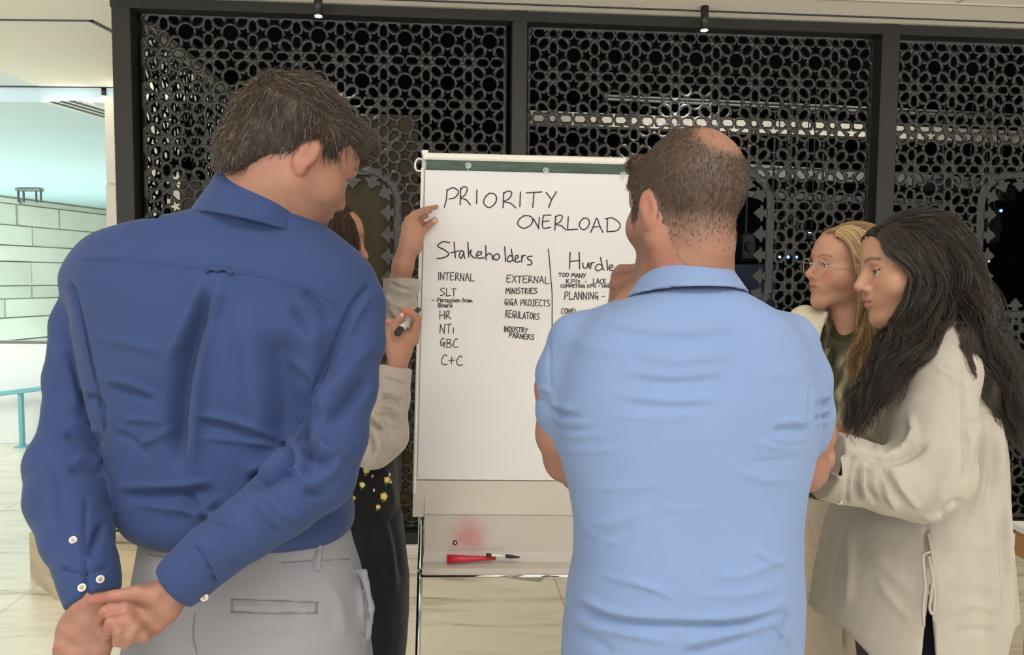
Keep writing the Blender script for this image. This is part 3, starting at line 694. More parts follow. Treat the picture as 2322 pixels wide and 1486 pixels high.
# handwriting: strokes per glyph in a unit box (x right, y down)
G = {
 'A': [[(0, 1), (.25, .5), (.5, 0), (.72, .5), (1, 1)], [(.2, .62), (.8, .58)]],
 'B': [[(.1, 0), (.05, 1)], [(.1, .02), (.7, .05), (.75, .35), (.15, .48), (.85, .6), (.8, .92), (.05, 1)]],
 'C': [[(.95, .12), (.6, 0), (.15, .4), (.1, .8), (.45, 1), (1, .95)]],
 'D': [[(.15, .02), (.12, 1)], [(0, .06), (.5, .0), (1, .45), (.8, .9), (.12, 1)]],
 'E': [[(.15, 0), (0, .5), (.1, 1), (.95, .95)], [(.1, .02), (1, 0)], [(.05, .5), (.75, .45)]],
 'F': [[(.15, 0), (.1, 1)], [(.1, .04), (1, 0)], [(.12, .5), (.75, .46)]],
 'G': [[(.8, .08), (.45, 0), (.05, .5), (.3, .92), (.75, .6), (.75, 1.1)], [(.45, .55), (.95, .52)]],
 'H': [[(.1, 0), (.05, 1)], [(.9, 0), (.95, 1)], [(.05, .55), (.98, .5)]],
 'I': [[(.55, 0), (.45, 1)]],
 'J': [[(.75, 0), (.7, .8), (.4, 1.05), (.1, .9)], [(.3, 0), (1, 0)]],
 'K': [[(.1, 0), (.05, 1)], [(.9, .05), (.12, .55), (.95, 1)]],
 'L': [[(.15, 0), (.08, .95), (.12, 1), (1, .96)]],
 'M': [[(0, 1), (.12, 0), (.5, .6), (.85, 0), (1, 1)]],
 'N': [[(0, 1), (.1, .1), (.1, .1), (.82, .95), (.82, .95), (.95, 0)]],
 'O': [[(.45, .02), (.12, .3), (.02, .7), (.4, 1), (.85, .75), (1, .35), (.8, .06), (.4, .03)]],
 'P': [[(.2, .1), (.15, .6), (0, 1)], [(.2, .15), (.6, 0), (1, .2), (.75, .5), (.35, .58)]],
 'R': [[(.1, .08), (.05, 1)], [(.08, .15), (.4, 0), (.7, .1), (.5, .45), (.12, .62), (.6, .72), (1, 1)]],
 'S': [[(.95, .05), (.45, .0), (.05, .25), (.6, .5), (.9, .75), (.5, .95), (0, 1)]],
 'T': [[(0, .06), (1, 0)], [(.5, .03), (.42, 1)]],
 'U': [[(.05, 0), (.1, .8), (.45, 1), (.85, .75), (.92, 0)]],
 'V': [[(0, .15), (.85, 1), (.85, 1), (1, 0)]],
 'X': [[(.1, 0), (.95, 1)], [(.95, 0), (0, 1)]],
 'Y': [[(0, .05), (.5, .48)], [(1, 0), (.5, .55), (.25, 1)]],
 'W': [[(0, 0), (.25, 1), (.5, .4), (.75, 1), (1, 0)]],
 'a': [[(.8, .45), (.4, .35), (.05, .75), (.35, 1), (.75, .6), (.8, .45), (.85, .8), (1, 1)]],
 'c': [[(.9, .5), (.4, .4), (.1, .75), (.4, 1), (.95, .92)]],
 'd': [[(.85, .65), (.4, .5), (.02, .8), (.35, 1), (.85, .8)], [(.6, 0), (.85, .8), (1, .95)]],
 'e': [[(.1, .75), (.6, .6), (.65, .38), (.25, .4), (.1, .75), (.4, 1), (1, .9)]],
 'f': [[(.9, .1), (.5, 0), (.35, .4), (.3, 1)], [(.05, .45), (.75, .42)]],
 'h': [[(.05, 0), (.08, 1)], [(.08, .75), (.5, .55), (.85, .7), (.95, 1)]],
 'i': [[(.5, .4), (.45, 1)]],
 'k': [[(.1, 0), (.22, .95)], [(.2, .7), (.5, .5), (.4, .72), (.7, .95), (1, 1)]],
 'l': [[(.2, 0), (.8, 1)]],
 'm': [[(0, 1), (.08, .45), (.35, .45), (.42, 1), (.55, .45), (.85, .5), (1, 1)]],
 'n': [[(.05, .45), (.08, 1)], [(.08, .65), (.5, .42), (.85, .6), (.95, 1)]],
 'o': [[(.5, .3), (.1, .5), (.1, .85), (.5, 1), (.95, .7), (.8, .35), (.45, .3)]],
 'p': [[(.1, .4), (.05, 1.35)], [(.1, .5), (.6, .35), (.9, .65), (.5, .95), (.1, .9)]],
 'r': [[(.15, .4), (.05, 1)], [(.1, .7), (.5, .42), (1, .38)]],
 's': [[(.9, .3), (.3, .35), (.2, .5), (.8, .7), (.75, .95), (.2, 1)]],
 't': [[(.4, 0), (.55, 1)], [(0, .68), (1, .55)]],
 'u': [[(0, .1), (.15, .9), (.6, .95), (.9, .1), (1, .95)]],
 '-': [[(0, .55), (1, .5)]], '+': [[(.5, .2), (.45, .9)], [(0, .58), (1, .5)]], '.': [[(.3, .9), (.5, .98)]], '|': [[(0, 0), (.1, 1)]],
}
WID = {'I': .35, 'i': .3, 'l': .3, '-': .6, '.': .3, ' ': .55, 'r': .65, 't': .6, 's': .6, 'J': .8, 'm': 1.25, 'M': 1.2, 'e': .75, 'c': .7, 'f': .6, 'a': .8, 'o': .8, 'n': .8}
strokes = []; WORD = [0]
def glyph(ch, x0, x1, y0, y1, w):
    for st in G[ch]:
        strokes.append(([(x0 + (x1 - x0) * x, y0 + (y1 - y0) * y) for x, y in st], w, WORD[0]))
def zoomed(ox, oy, s, items, w):
    WORD[0] += 1
    for ch, x0, x1, y0, y1 in items: glyph(ch, ox + x0 / s, ox + x1 / s, oy + y0 / s, oy + y1 / s, w)
def word(txt, xa, xb, ya0, ya1, yb0, yb1, w, ox=0, oy=0, s=1.0):
    """text from x xa..xb; glyph top/bottom ya0..ya1 at its start and yb0..yb1 at its end"""
    WORD[0] += 1
    tot = sum(WID.get(c_, 1.0) + .22 for c_ in txt); x = 0
    rj = random.Random(len(txt) * 7 + int(xa))
    for c_ in txt:
        wd_ = WID.get(c_, 1.0); t0, t1 = x / tot, (x + wd_) / tot; x += wd_ + .22
        if c_ == ' ': continue
        tm = (t0 + t1) / 2; j = rj.uniform(-.05, .05) * (ya1 - ya0)
        glyph(c_, ox + (xa + (xb - xa) * t0) / s, ox + (xa + (xb - xa) * t1) / s, oy + (ya0 + (yb0 - ya0) * tm + j) / s, oy + (ya1 + (yb1 - ya1) * tm + j) / s, w)
z1 = (960, 400, 6.755)
zoomed(*z1, [('P', 320, 540, 175, 475), ('R', 555, 722, 160, 440), ('I', 790, 845, 215, 420), ('O', 922, 1122, 255, 480), ('R', 1210, 1417, 228, 485), ('I', 1440, 1525, 240, 465), ('T', 1575, 1815, 240, 475), ('Y', 1880, 2040, 235, 480)], 3.3)
MARKS = {}
z3 = (1150, 480, 5.717)
zoomed(*z3, [('O', 135, 333, 48, 217), ('V', 342, 418, 72, 212), ('E', 458, 570, 45, 212), ('R', 612, 762, 45, 238), ('L', 772, 912, 68, 235), ('O', 935, 1067, 80, 235), ('A', 1083, 1242, 85, 272), ('D', 1272, 1465, 85, 262)], 3.2)
zoomed(*z1, [('S', 210, 412, 1005, 1262), ('t', 420, 548, 1012, 1250), ('a', 545, 638, 1078, 1258), ('k', 668, 802, 1012, 1252), ('e', 800, 935, 1100, 1258), ('h', 950, 1068, 1060, 1278), ('o', 1072, 1172, 1150, 1282), ('l', 1240, 1266, 1080, 1305), ('d', 1282, 1388, 1115, 1312), ('e', 1395, 1478, 1150, 1318), ('r', 1500, 1562, 1150, 1312), ('s', 1575, 1675, 1165, 1358)], 3.4)
zoomed(*z3, [('H', 802, 948, 528, 742), ('u', 978, 1062, 655, 735), ('r', 1078, 1132, 610, 742), ('d', 1138, 1257, 595, 768), ('l', 1288, 1306, 628, 760), ('e', 1312, 1398, 655, 765), ('s', 1430, 1495, 670, 775)], 3.2)
MARKS['div'] = len(strokes)
strokes.append(([(1243, 565), (1246, 590), (1249, 630), (1252, 670), (1252, 740), (1254, 800)], 2.6, 99))
z2 = dict(ox=960, oy=600, s=5.716)
word('INTERNAL', 190, 672, 100, 200, 120, 216, 2.3, **z2); word('SLT', 220, 440, 305, 400, 318, 412, 2.4, **z2)
word('-', 112, 150, 440, 480, 440, 480, 2.2, **z2); word('Perception from', 178, 640, 432, 488, 440, 492, 2.2, **z2); word('Board', 195, 385, 502, 555, 500, 555, 2.2, **z2)
word('HR', 210, 372, 610, 712, 605, 712, 2.4, **z2); word('NTi', 215, 415, 775, 888, 770, 892, 2.4, **z2); word('GBC', 218, 465, 960, 1070, 970, 1080, 2.4, **z2); word('C+C', 230, 525, 1170, 1300, 1190, 1308, 2.5, **z2)
word('EXTERNAL', 1080, 1645, 140, 232, 160, 246, 2.3, **z2); word('MINISTRIES', 1070, 1485, 300, 378, 310, 378, 2.3, **z2); word('GIGA PROJECTS', 1052, 1650, 448, 525, 462, 545, 2.3, **z2)
word('REGULATORS', 1065, 1515, 590, 685, 640, 715, 2.3, **z2); word('INDUSTRY', 1045, 1360, 800, 870, 825, 885, 2.3, **z2); word('PARNERS', 1110, 1445, 885, 945, 910, 975, 2.4, **z2)
z3d = dict(ox=1150, oy=480, s=5.717)
word('TOO MANY', 668, 1030, 795, 840, 805, 865, 2.3, **z3d); word('KPIs', 765, 955, 872, 928, 880, 936, 2.3, **z3d); word('-', 1010, 1040, 890, 930, 890, 930, 2, **z3d); word('LACK', 1113, 1292, 870, 940, 872, 930, 2.2, **z3d)
word('COMPETING KPIs - UND', 690, 1345, 945, 985, 945, 985, 2.0, **z3d); word('PLANNING -', 740, 1275, 1035, 1138, 1050, 1135, 2.4, **z3d); word('CONFI.', 700, 915, 1255, 1325, 1265, 1315, 2.3, **z3d)
buckets = {}
for pts, w, key in strokes:
    hv, hf = buckets.setdefault(key, ([], []))
    c_ = catmull(pts, 5) if len(pts) > 2 else np.array(pts, float)
    ab = []
    for q in c_:
        a, b = bpx(q[0], q[1], .004); ab.append((a, b))
    ab = np.array(ab); keep = np.concatenate([[True], np.linalg.norm(np.diff(ab, axis=0), axis=1) > 1e-5]); ab = ab[keep]
    if len(ab) < 2: continue
    t = np.gradient(ab, axis=0); t /= np.linalg.norm(t, axis=1)[:, None] + 1e-9; nn = np.stack([-t[:, 1], t[:, 0]], 1)
    hw = w * .84 / 2 / 715.0
    n0 = len(hv)
    for i in range(len(ab)):
        e_ = t[i] * (-hw * .7 if i == 0 else hw * .7 if i == len(ab) - 1 else 0)
        for sgn in (1, -1):
            q = ab[i] + e_ + nn[i] * hw * sgn
            hv.append(B(q[0], q[1], paper_c(*ab[i]) + .0012))
    hf += [(n0 + 2 * i, n0 + 2 * i + 1, n0 + 2 * i + 3, n0 + 2 * i + 2) for i in range(len(ab) - 1)]
M_ink = mat('marker_ink', (0.018, 0.014, 0.018), 0.6, noise=(40, .2))
for key, (hv, hf) in buckets.items():
    mesh_obj('lettering', hv, hf, M_ink, pad)

# pens and magnet on the tray
def tray_pt(px, py, up=0): return on_plane(px, py, B(0, t_bot + .03, .03), en) + en * up
ra_, rb_ = tray_pt(1014, 1268), tray_pt(1120, 1266)
rm = empty('red_marker', ra_, 'red tapered marker lying on the flip chart tray', 'marker')
dr = (rb_ - ra_); ln = np.linalg.norm(dr); dr /= ln
M_red = mat('red_plastic', (0.55, 0.02, 0.05), 0.3, noise=(4, .05)); M_red2 = mat('red_dark', (0.35, 0.02, 0.04), 0.35, noise=(4, .05))
MB().tube([ra_, ra_ + dr * ln * .3, ra_ + dr * ln * .6, rb_], [.0135, .0105, .008, .0065], 16).build('barrel', M_red, rm, True)
MB().tube([rb_ - dr * .004, rb_ + dr * .006], [.0066, .005], 14).build('tip', M_red2, rm, True)
qa, qb = tray_pt(1098, 1256, .014), tray_pt(1178, 1263, .010)
pn = empty('ballpoint_pen', qa, 'clear ballpoint pen with black cap lying beside the red marker', 'pen')
dq = qb - qa
MB().tube([qa, qa + dq * .62], .0042, 10).build('barrel', M_clear, pn, True)
MB().tube([qa + dq * .6, qa + dq * .75, qa + dq * 1.0], [.0055, .0058, .0022], 12).build('cap', M_blk, pn, True)
MB().tube([qa + dq * .05 + en * .001, qa + dq * .2 + en * .001], .0045, 10).build('refill', M_blk, pn, True)
ma = on_plane(1032, 1231, B(0, t_bot + .08, .005), en)
mg = empty('round_magnet', ma, 'small shiny magenta round magnet on the pink-patched tray panel', 'magnet')
MB().tube([ma, ma + en * .006], [.0075, .006], 16).build('rim', mat('magenta', (0.22, .02, .07), .2, .4, noise=(4, .1)), mg, True)
MB().ball(ma + en * .006, .0042).build('dome', M_chrome, mg, True)
# ================================================================ implicit-surface modelling (camera-frame coordinates: right, depth, up)
def smin(a, b, k):
    if k <= 0: return np.minimum(a, b)
    h = np.clip(.5 + .5 * (b - a) / k, 0, 1); return b + (a - b) * h - k * h * (1 - h)
class Shape:
    def __init__(s): s.ops = []
    def add(s, fn, k=0.01): s.ops.append((fn, 'u', k)); return s
    def sub(s, fn, k=0.004): s.ops.append((fn, 's', k)); return s
    def cut(s, fn, k=0.004): s.ops.append((fn, 'i', k)); return s
    def ev(s, Pn):
        d = np.full(len(Pn), 1e3)
        for fn, m, k in s.ops:
            f = fn(Pn)
            d = smin(d, f, k) if m == 'u' else -smin(-d, f, k) if m == 's' else -smin(-d, -f, k)
        return d
    def ev_blocks(s, ctr, offs, hd):
        n = len(ctr); q = len(offs)
        D_ = np.full((n, q), 1e3, np.float32); dc = np.full(n, 1e3)
        for fn, m, k in s.ops:
            fc = fn(ctr)
            if m == 'u': sel = fc - dc < 2.6 * hd + k; dn = smin(dc, fc, k)
            elif m == 's': sel = -fc - dc > -2.6 * hd - k; dn = -smin(-dc, fc, k)
            else: sel = fc - dc > -2.6 * hd - k; dn = -smin(-dc, -fc, k)
            ix = np.nonzero(sel)[0]
            for c0 in range(0, len(ix), 700):
                ii = ix[c0:c0 + 700]
                pts = (ctr[ii][:, None, :] + offs[None]).reshape(-1, 3)
                f = fn(pts).reshape(len(ii), q); d = D_[ii]
                D_[ii] = smin(d, f, k) if m == 'u' else -smin(-d, f, k) if m == 's' else -smin(-d, -f, k)
            dc = dn
        return D_
def surfnet(shape, lo, hi, h, smooth=2):
    lo = np.asarray(lo, float); hi = np.asarray(hi, float); Bk = 8
    nb = np.ceil((hi - lo) / (h * Bk)).astype(int); nb = np.maximum(nb, 1)
    I = np.stack(np.meshgrid(*[np.arange(n) for n in nb], indexing='ij'), -1).reshape(-1, 3)
    ctr = lo + (I + .5) * h * Bk; hd = h * Bk * .866
    dc = np.concatenate([shape.ev(c) for c in np.array_split(ctr, max(1, len(ctr) // 200000))])
    keep = np.abs(dc) < hd * 2.0; I = I[keep]; ctr = ctr[keep]
    g = np.arange(Bk + 1); offs = (np.stack(np.meshgrid(g, g, g, indexing='ij'), -1).reshape(-1, 3) - Bk / 2) * h
    D_ = shape.ev_blocks(ctr, offs, hd).reshape(-1, Bk + 1, Bk + 1, Bk + 1)
    cor = [(i, j, k) for i in (0, 1) for j in (0, 1) for k in (0, 1)]
    vals = np.stack([D_[:, i:i + Bk, j:j + Bk, k:k + Bk] for i, j, k in cor], -1)
    neg = vals < 0; s = neg.sum(-1); act = (s > 0) & (s < 8)
    b, i, j, k = np.nonzero(act); v8 = vals[act].astype(float); n8 = neg[act]
    pos = np.zeros((len(b), 3)); cnt = np.zeros(len(b)); co = np.array(cor, float)
    for a in range(8):
        for c in range(a + 1, 8):
            if np.abs(co[a] - co[c]).sum() != 1: continue
            m = n8[:, a] != n8[:, c]
            t = v8[m, a] / (v8[m, a] - v8[m, c])
            pos[m] += co[a] + (co[c] - co[a]) * t[:, None]; cnt[m] += 1
    G_ = I[b] * Bk + np.stack([i, j, k], -1)
    V = lo + (G_ + pos / cnt[:, None]) * h
    NX = (nb + 1) * Bk
    gid = (G_[:, 0].astype(np.int64) * NX[1] + G_[:, 1]) * NX[2] + G_[:, 2]
    o = np.argsort(gid); gid = gid[o]; V = V[o]; n8 = n8[o]; G_ = G_[o]
    stp = [int(NX[1] * NX[2]), int(NX[2]), 1]; quads = []
    for ax in range(3):
        a1, a2 = (ax + 1) % 3, (ax + 2) % 3
        c1 = [4, 2, 1][ax]
        for inside in (True, False):
            m = (n8[:, 0] == inside) & (n8[:, c1] != inside)
            base = gid[m]; idx0 = np.nonzero(m)[0]
            cells = [base, base - stp[a1], base - stp[a1] - stp[a2], base - stp[a2]]
            ids = []; ok = np.ones(len(base), bool)
            for c in cells:
                p_ = np.searchsorted(gid, c); p_ = np.minimum(p_, len(gid) - 1); ok &= gid[p_] == c; ids.append(p_)
            q = np.stack(ids, -1)[ok]
            quads.append(q if inside else q[:, ::-1])
    Q = np.vstack(quads)
    V, Q = biggest(V, Q)
    if smooth: V = taubin(V, Q, smooth)
    return V, Q
def biggest(V, Q):
    """drop stray crumbs"""
    E = edges_of(Q); lab = np.arange(len(V))
    for _ in range(400):
        m = np.minimum(lab[E[:, 0]], lab[E[:, 1]]); old = lab.copy()
        np.minimum.at(lab, E[:, 0], m); np.minimum.at(lab, E[:, 1], m); lab = lab[lab]
        if (lab == old).all(): break
    u, c = np.unique(lab, return_counts=True)
    if len(u) == 1: return V, Q
    k = lab == u[c.argmax()]; ni = np.cumsum(k) - 1
    return V[k], ni[Q[k[Q].all(1)]]
def edges_of(Q):
    E = np.vstack([Q[:, [i, (i + 1) % Q.shape[1]]] for i in range(Q.shape[1])]); E.sort(1)
    return np.unique(E, axis=0)
def taubin(V, Q, it, E=None):
    E = edges_of(Q) if E is None else E; n = len(V); V = V.copy()
    deg = np.bincount(E.ravel(), minlength=n).astype(float); deg[deg == 0] = 1
    for r in range(it):
        for lam in (.5, -.52):
            S = np.stack([np.bincount(E[:, 0], V[E[:, 1], c], n) + np.bincount(E[:, 1], V[E[:, 0], c], n) for c in range(3)], -1)
            V = V + lam * (S / deg[:, None] - V)
    return V
def normals(V, Q):
    a = V[Q[:, 2]] - V[Q[:, 0]]; b = V[Q[:, 3 % Q.shape[1]]] - V[Q[:, 1]]
    fn = np.cross(a, b); N = np.zeros_like(V)
    for c in range(Q.shape[1]):
        for x in range(3): N[:, x] += np.bincount(Q[:, c], fn[:, x], len(V))
    return N / (np.linalg.norm(N, axis=1)[:, None] + 1e-12)
def pix(V): return np.stack([CX + FPX * V[:, 0] / V[:, 1], CY - FPX * V[:, 2] / V[:, 1]], -1)
# ---- primitives
def rc(a, b, ra, rb):
    a = np.asarray(a, float); b = np.asarray(b, float); ab = b - a; L2 = np.dot(ab, ab) + 1e-12
    def f(Pn):
        ap = Pn - a; t = np.clip(ap @ ab / L2, 0, 1)
        return np.linalg.norm(ap - t[:, None] * ab, axis=1) - (ra + (rb - ra) * t)
    return f
def sph(c, r):
    c = np.asarray(c, float)
    return lambda Pn: np.linalg.norm(Pn - c, axis=1) - r
def ell(c, r, Rm=None):
    c = np.asarray(c, float); r = np.asarray(r, float)
    def f(Pn):
        q = Pn - c
        if Rm is not None: q = q @ Rm
        k0 = np.linalg.norm(q / r, axis=1); k1 = np.linalg.norm(q / r ** 2, axis=1) + 1e-9
        return np.where(k0 < 1e-6, -r.min(), k0 * (k0 - 1) / k1)
    return f
def half(p, n):
    p = np.asarray(p, float); n = np.asarray(n, float); n = n / np.linalg.norm(n)
    return lambda Pn: (Pn - p) @ n
def rbox(c, hs, r, Rm=None):
    c = np.asarray(c, float); hs = np.asarray(hs, float) - r
    def f(Pn):
        q = Pn - c
        if Rm is not None: q = q @ Rm
        q = np.abs(q) - hs
        return np.linalg.norm(np.maximum(q, 0), axis=1) + np.minimum(q.max(1), 0) - r
    return f
def chain(pts, k=.008):
    """pts: (point3, radius) list -> one smooth union function"""
    fs = [rc(pts[i][0], pts[i + 1][0], pts[i][1], pts[i + 1][1]) for i in range(len(pts) - 1)]
    def f(Pn):
        d = fs[0](Pn)
        for g in fs[1:]: d = smin(d, g(Pn), k)
        return d
    return f
def pchain(rows, k=.01):
    """rows: (px, py, depth, radius_px)"""
    return chain([(C(x, y, d), r / FPX * d) for x, y, d, r in rows], k)
def loft(rows, n=2.3, cap=.01):
    """rows: (py, xl, xr, depth, half_depth)"""
    R_ = np.array(sorted([((CY - y) / FPX * d, ((xl + xr) / 2 - CX) / FPX * d, (xr - xl) / 2 / FPX * d, d, b) for y, xl, xr, d, b in rows]))
    ys = np.linspace(R_[0, 0], R_[-1, 0], 160)
    tab = []
    for c in range(1, 5):
        t = np.interp(ys, R_[:, 0], R_[:, c])
        ker = np.hanning(13); ker /= ker.sum(); tp_ = np.pad(t, 6, 'edge'); tab.append(np.convolve(tp_, ker, 'valid'))
    y0, y1 = R_[0, 0], R_[-1, 0]
    def f(Pn):
        xc, a, dc, b = [np.interp(Pn[:, 2], ys, t) for t in tab]
        x = Pn[:, 0] - xc; z = Pn[:, 1] - dc
        q = (np.abs(x / a) ** n + np.abs(z / b) ** n) ** (1 / n); r = np.sqrt(x * x + z * z)
        d = np.where(q < .05, -np.minimum(a, b), r * (1 - 1 / np.maximum(q, .05)))
        d = np.maximum(d, -np.minimum(a, b))
        c = np.maximum(Pn[:, 2] - y1, y0 - Pn[:, 2])
        return -smin(-d, -c, cap)
    return f
def frame(yaw, pitch=0, roll=0):
    """columns: person's right, facing, up; yaw to the picture's right from straight away, pitch down positive"""
    y, p, r = [math.radians(v) for v in (yaw, pitch, roll)]
    Rz = np.array([[math.cos(y), math.sin(y), 0], [-math.sin(y), math.cos(y), 0], [0, 0, 1]])
    Rx = np.array([[1, 0, 0], [0, math.cos(p), math.sin(p)], [0, -math.sin(p), math.cos(p)]])
    Ry = np.array([[math.cos(r), 0, math.sin(r)], [0, 1, 0], [-math.sin(r), 0, math.cos(r)]])
    return Rz @ Rx @ Ry
class Local:
    """primitives in a scaled, rotated frame"""
    def __init__(s, c, Rm, sc=1.0): s.c = np.asarray(c, float); s.R = Rm; s.s = sc
    def __call__(s, fn): return lambda Pn: fn((Pn - s.c) @ s.R / s.s) * s.s
    def to(s, p): return s.c + s.R @ (np.asarray(p, float) * s.s)
    def inv(s, Pn): return (Pn - s.c) @ s.R / s.s
# ---- cloth folds
def fold(V, N, poly, w, amp, facing=True, taper=.25):
    """raise (amp>0, metres) or sink a band along a pixel polyline on the side that faces the viewer"""
    px = pix(V); pl = catmull(np.array(poly, float), 6); best = np.full(len(V), 1e9); tt = np.zeros(len(V)); m = len(pl) - 1
    lo = pl.min(0) - 3 * w; hi = pl.max(0) + 3 * w
    ix = np.nonzero(((px > lo) & (px < hi)).all(1))[0]
    if len(ix) == 0: return
    q = px[ix]; bd = np.full(len(ix), 1e9); bt = np.zeros(len(ix))
    for i in range(m):
        a, b = pl[i], pl[i + 1]; ab = b - a; t = np.clip((q - a) @ ab / (ab @ ab + 1e-9), 0, 1)
        d = np.linalg.norm(q - a - t[:, None] * ab, axis=1); u = d < bd; bd[u] = d[u]; bt[u] = (i + t[u]) / m
    env = np.clip(np.minimum(bt, 1 - bt) / max(taper, 1e-3), 0, 1); env = env * env * (3 - 2 * env) if taper > 0 else 1
    p = amp * np.exp(-(bd / w) ** 2) * env
    if facing:
        vd = V[ix] / np.linalg.norm(V[ix], axis=1)[:, None]
        p = p * np.clip((-(N[ix] * vd).sum(1) - .02) / .3, 0, 1)
    V[ix] += N[ix] * p[:, None]
def ripple(V, N, amp, sc, seed=0, stretch=(1, 1, 1), n=7):
    r = np.random.default_rng(seed); s = np.zeros(len(V)); Q_ = V * np.array(stretch)
    for i in range(n):
        k = r.normal(size=3); k /= np.linalg.norm(k); f = sc * r.uniform(.5, 2.2); w = r.normal(size=3) * sc * .4
        s += np.sin(Q_ @ k * f * 6.28 + 1.3 * np.sin(Q_ @ w * 3 + r.uniform(0, 6)) + r.uniform(0, 6)) / f * sc
    V += N * (amp * s / n)[:, None]
def surf(V, px, py, r=7):
    q = pix(V); d = np.linalg.norm(q - [px, py], axis=1)
    rr_ = r
    while True:
        ix = np.nonzero(d < rr_)[0]
        if len(ix) >= 6 or rr_ > 40: break
        rr_ *= 1.5
    ix = ix[V[ix, 1] < V[ix, 1].min() + .012]
    if len(ix) < 5: return C(px, py, V[ix, 1].mean())
    w = np.exp(-(d[ix] / rr_) ** 2)[:, None]; A_ = np.stack([np.ones(len(ix)), q[ix, 0] - px, q[ix, 1] - py], -1)
    s_ = np.linalg.lstsq(A_ * w, V[ix, 1] * w[:, 0], rcond=None)[0]
    return C(px, py, s_[0])
FG = 1.5
def piece(name, shape, lo, hi, h, m, parent, folds=(), rip=None, smooth=2, after=1, colors=None, label=None, post=None):
    V, Q = surfnet(shape, lo, hi, h, smooth)
    if rip:
        for a in rip: ripple(V, normals(V, Q), *a)
    E = edges_of(Q)
    if folds:
        N = normals(V, Q)
        for i, f in enumerate(folds):
            fold(V, N, f[0], f[1], f[2] * FG, *f[3:])
        V = taubin(V, Q, after, E)
    if post: post(V, Q)
    o = mesh_obj(name, c2w(V), Q, m, parent, True, label, colors(V) if colors else None)
    return V, Q, o
def disc(V, px, py, r_px, name, m, parent, tilt=None, holes=True):
    """a button on the surface facing the viewer"""
    p = surf(V, px, py); n = -p / np.linalg.norm(p)
    if tilt is not None: n = n + np.asarray(tilt, float); n /= np.linalg.norm(n)
    r = r_px / FPX * p[1]; a = c2w(p + n * .0005); nn = c2w(p + n) - c2w(p)
    mb = MB(); mb.tube([a - nn * .002, a + nn * .0015, a + nn * .0022], [r, r, r * .82], 18)
    mb.tube([a + nn * .0022, a + nn * .0012], [r * .55, r * .5], 14)
    return mb.build(name, m, parent)
def tube_c(pts, r, name, m, parent, n=8, label=None):
    return MB().tube(c2w(np.array(pts)), r, n).build(name, m, parent, True, label)
# ---- hair strands: three-sided tapering fibres
def strands(paths, rad, name, m, parent, base=None, colors=None, tip=.25, label=None):
    """paths (n, steps, 3) camera frame"""
    n, s, _ = paths.shape
    T = np.gradient(paths, axis=1); T /= np.linalg.norm(T, axis=2)[..., None] + 1e-12
    vd = paths / np.linalg.norm(paths, axis=2)[..., None]
    A_ = np.cross(T, vd); A_ /= np.linalg.norm(A_, axis=2)[..., None] + 1e-12; B_ = np.cross(T, A_)
    prof = np.clip(1 - np.linspace(0, 1, s) * (1 - tip), 0, 1) * rad if np.isscalar(rad) else rad
    V = np.stack([paths + prof[None, :, None] * (A_ * math.cos(t) + B_ * math.sin(t)) for t in (math.pi / 2, math.pi * 7 / 6, math.pi * 11 / 6)], 2)
    V = V.reshape(-1, 3)
    i = np.arange(n)[:, None, None] * s * 3; j = np.arange(s - 1)[None, :, None] * 3; k = np.arange(3)[None, None, :]
    k2 = (k + 1) % 3
    Q = np.stack(np.broadcast_arrays(i + j + k, i + j + k2, i + j + 3 + k2, i + j + 3 + k), -1).reshape(-1, 4)
    cc = np.repeat(colors, s * 3, axis=0) if colors is not None else None
    if base is not None:
        bV, bQ, bc = base
        Q = np.vstack([bQ, Q + len(bV)]); V = np.vstack([bV, V])
        if cc is not None: cc = np.vstack([np.broadcast_to(bc, (len(bV), 3)), cc])
    return mesh_obj(name, c2w(V), Q, m, parent, True, label, cc)
def comb(V, Q, n, dirf, length, steps=6, lift=.12, jit=.25, mask=None, rng=None, curl=0.0, stick=None):
    """short hairs rooted on a surface and combed along dirf"""
    rng = rng or np.random.default_rng(1)
    a, b, c, d = [V[Q[:, i]] for i in range(4)]; ar = np.linalg.norm(np.cross(c - a, d - b), axis=1)
    N = normals(V, Q); ctr = (a + b + c + d) / 4
    w = ar * (mask(ctr) if mask else 1); w = w / w.sum()
    f = rng.choice(len(Q), n, p=w); u = rng.random((n, 2))
    p = (a[f] * (1 - u[:, :1]) + b[f] * u[:, :1]) * (1 - u[:, 1:]) + (d[f] * (1 - u[:, :1]) + c[f] * u[:, :1]) * u[:, 1:]
    nn = N[Q[f]].mean(1); nn /= np.linalg.norm(nn, axis=1)[:, None]
    L_ = length(p) if callable(length) else np.full(n, length); L_ = L_ * rng.uniform(.7, 1.25, n)
    rnd = rng.normal(size=(n, 3)) * jit; out = [p - nn * .001]; q = p.copy()
    for s in range(1, steps):
        t = dirf(q); t = t - nn * (t * nn).sum(1)[:, None]; t /= np.linalg.norm(t, axis=1)[:, None] + 1e-9
        ph = math.sin(s * 1.3) * curl
        v = t + rnd * (1 + .3 * s) * .6 + nn * lift * (1 - s / steps * 1.6) + np.cross(nn, t) * ph * np.sign(rnd[:, :1])
        v /= np.linalg.norm(v, axis=1)[:, None]
        q = q + v * (L_ / (steps - 1))[:, None]
        if stick is not None:
            rd = q - stick[1]; rd /= np.linalg.norm(rd, axis=1)[:, None]; q = q - rd * (stick[0].ev(q) - stick[2] * (.4 + s / steps) * (1 + rnd[:, :1].ravel()))[:, None]
        out.append(q)
    return np.stack(out, 1)
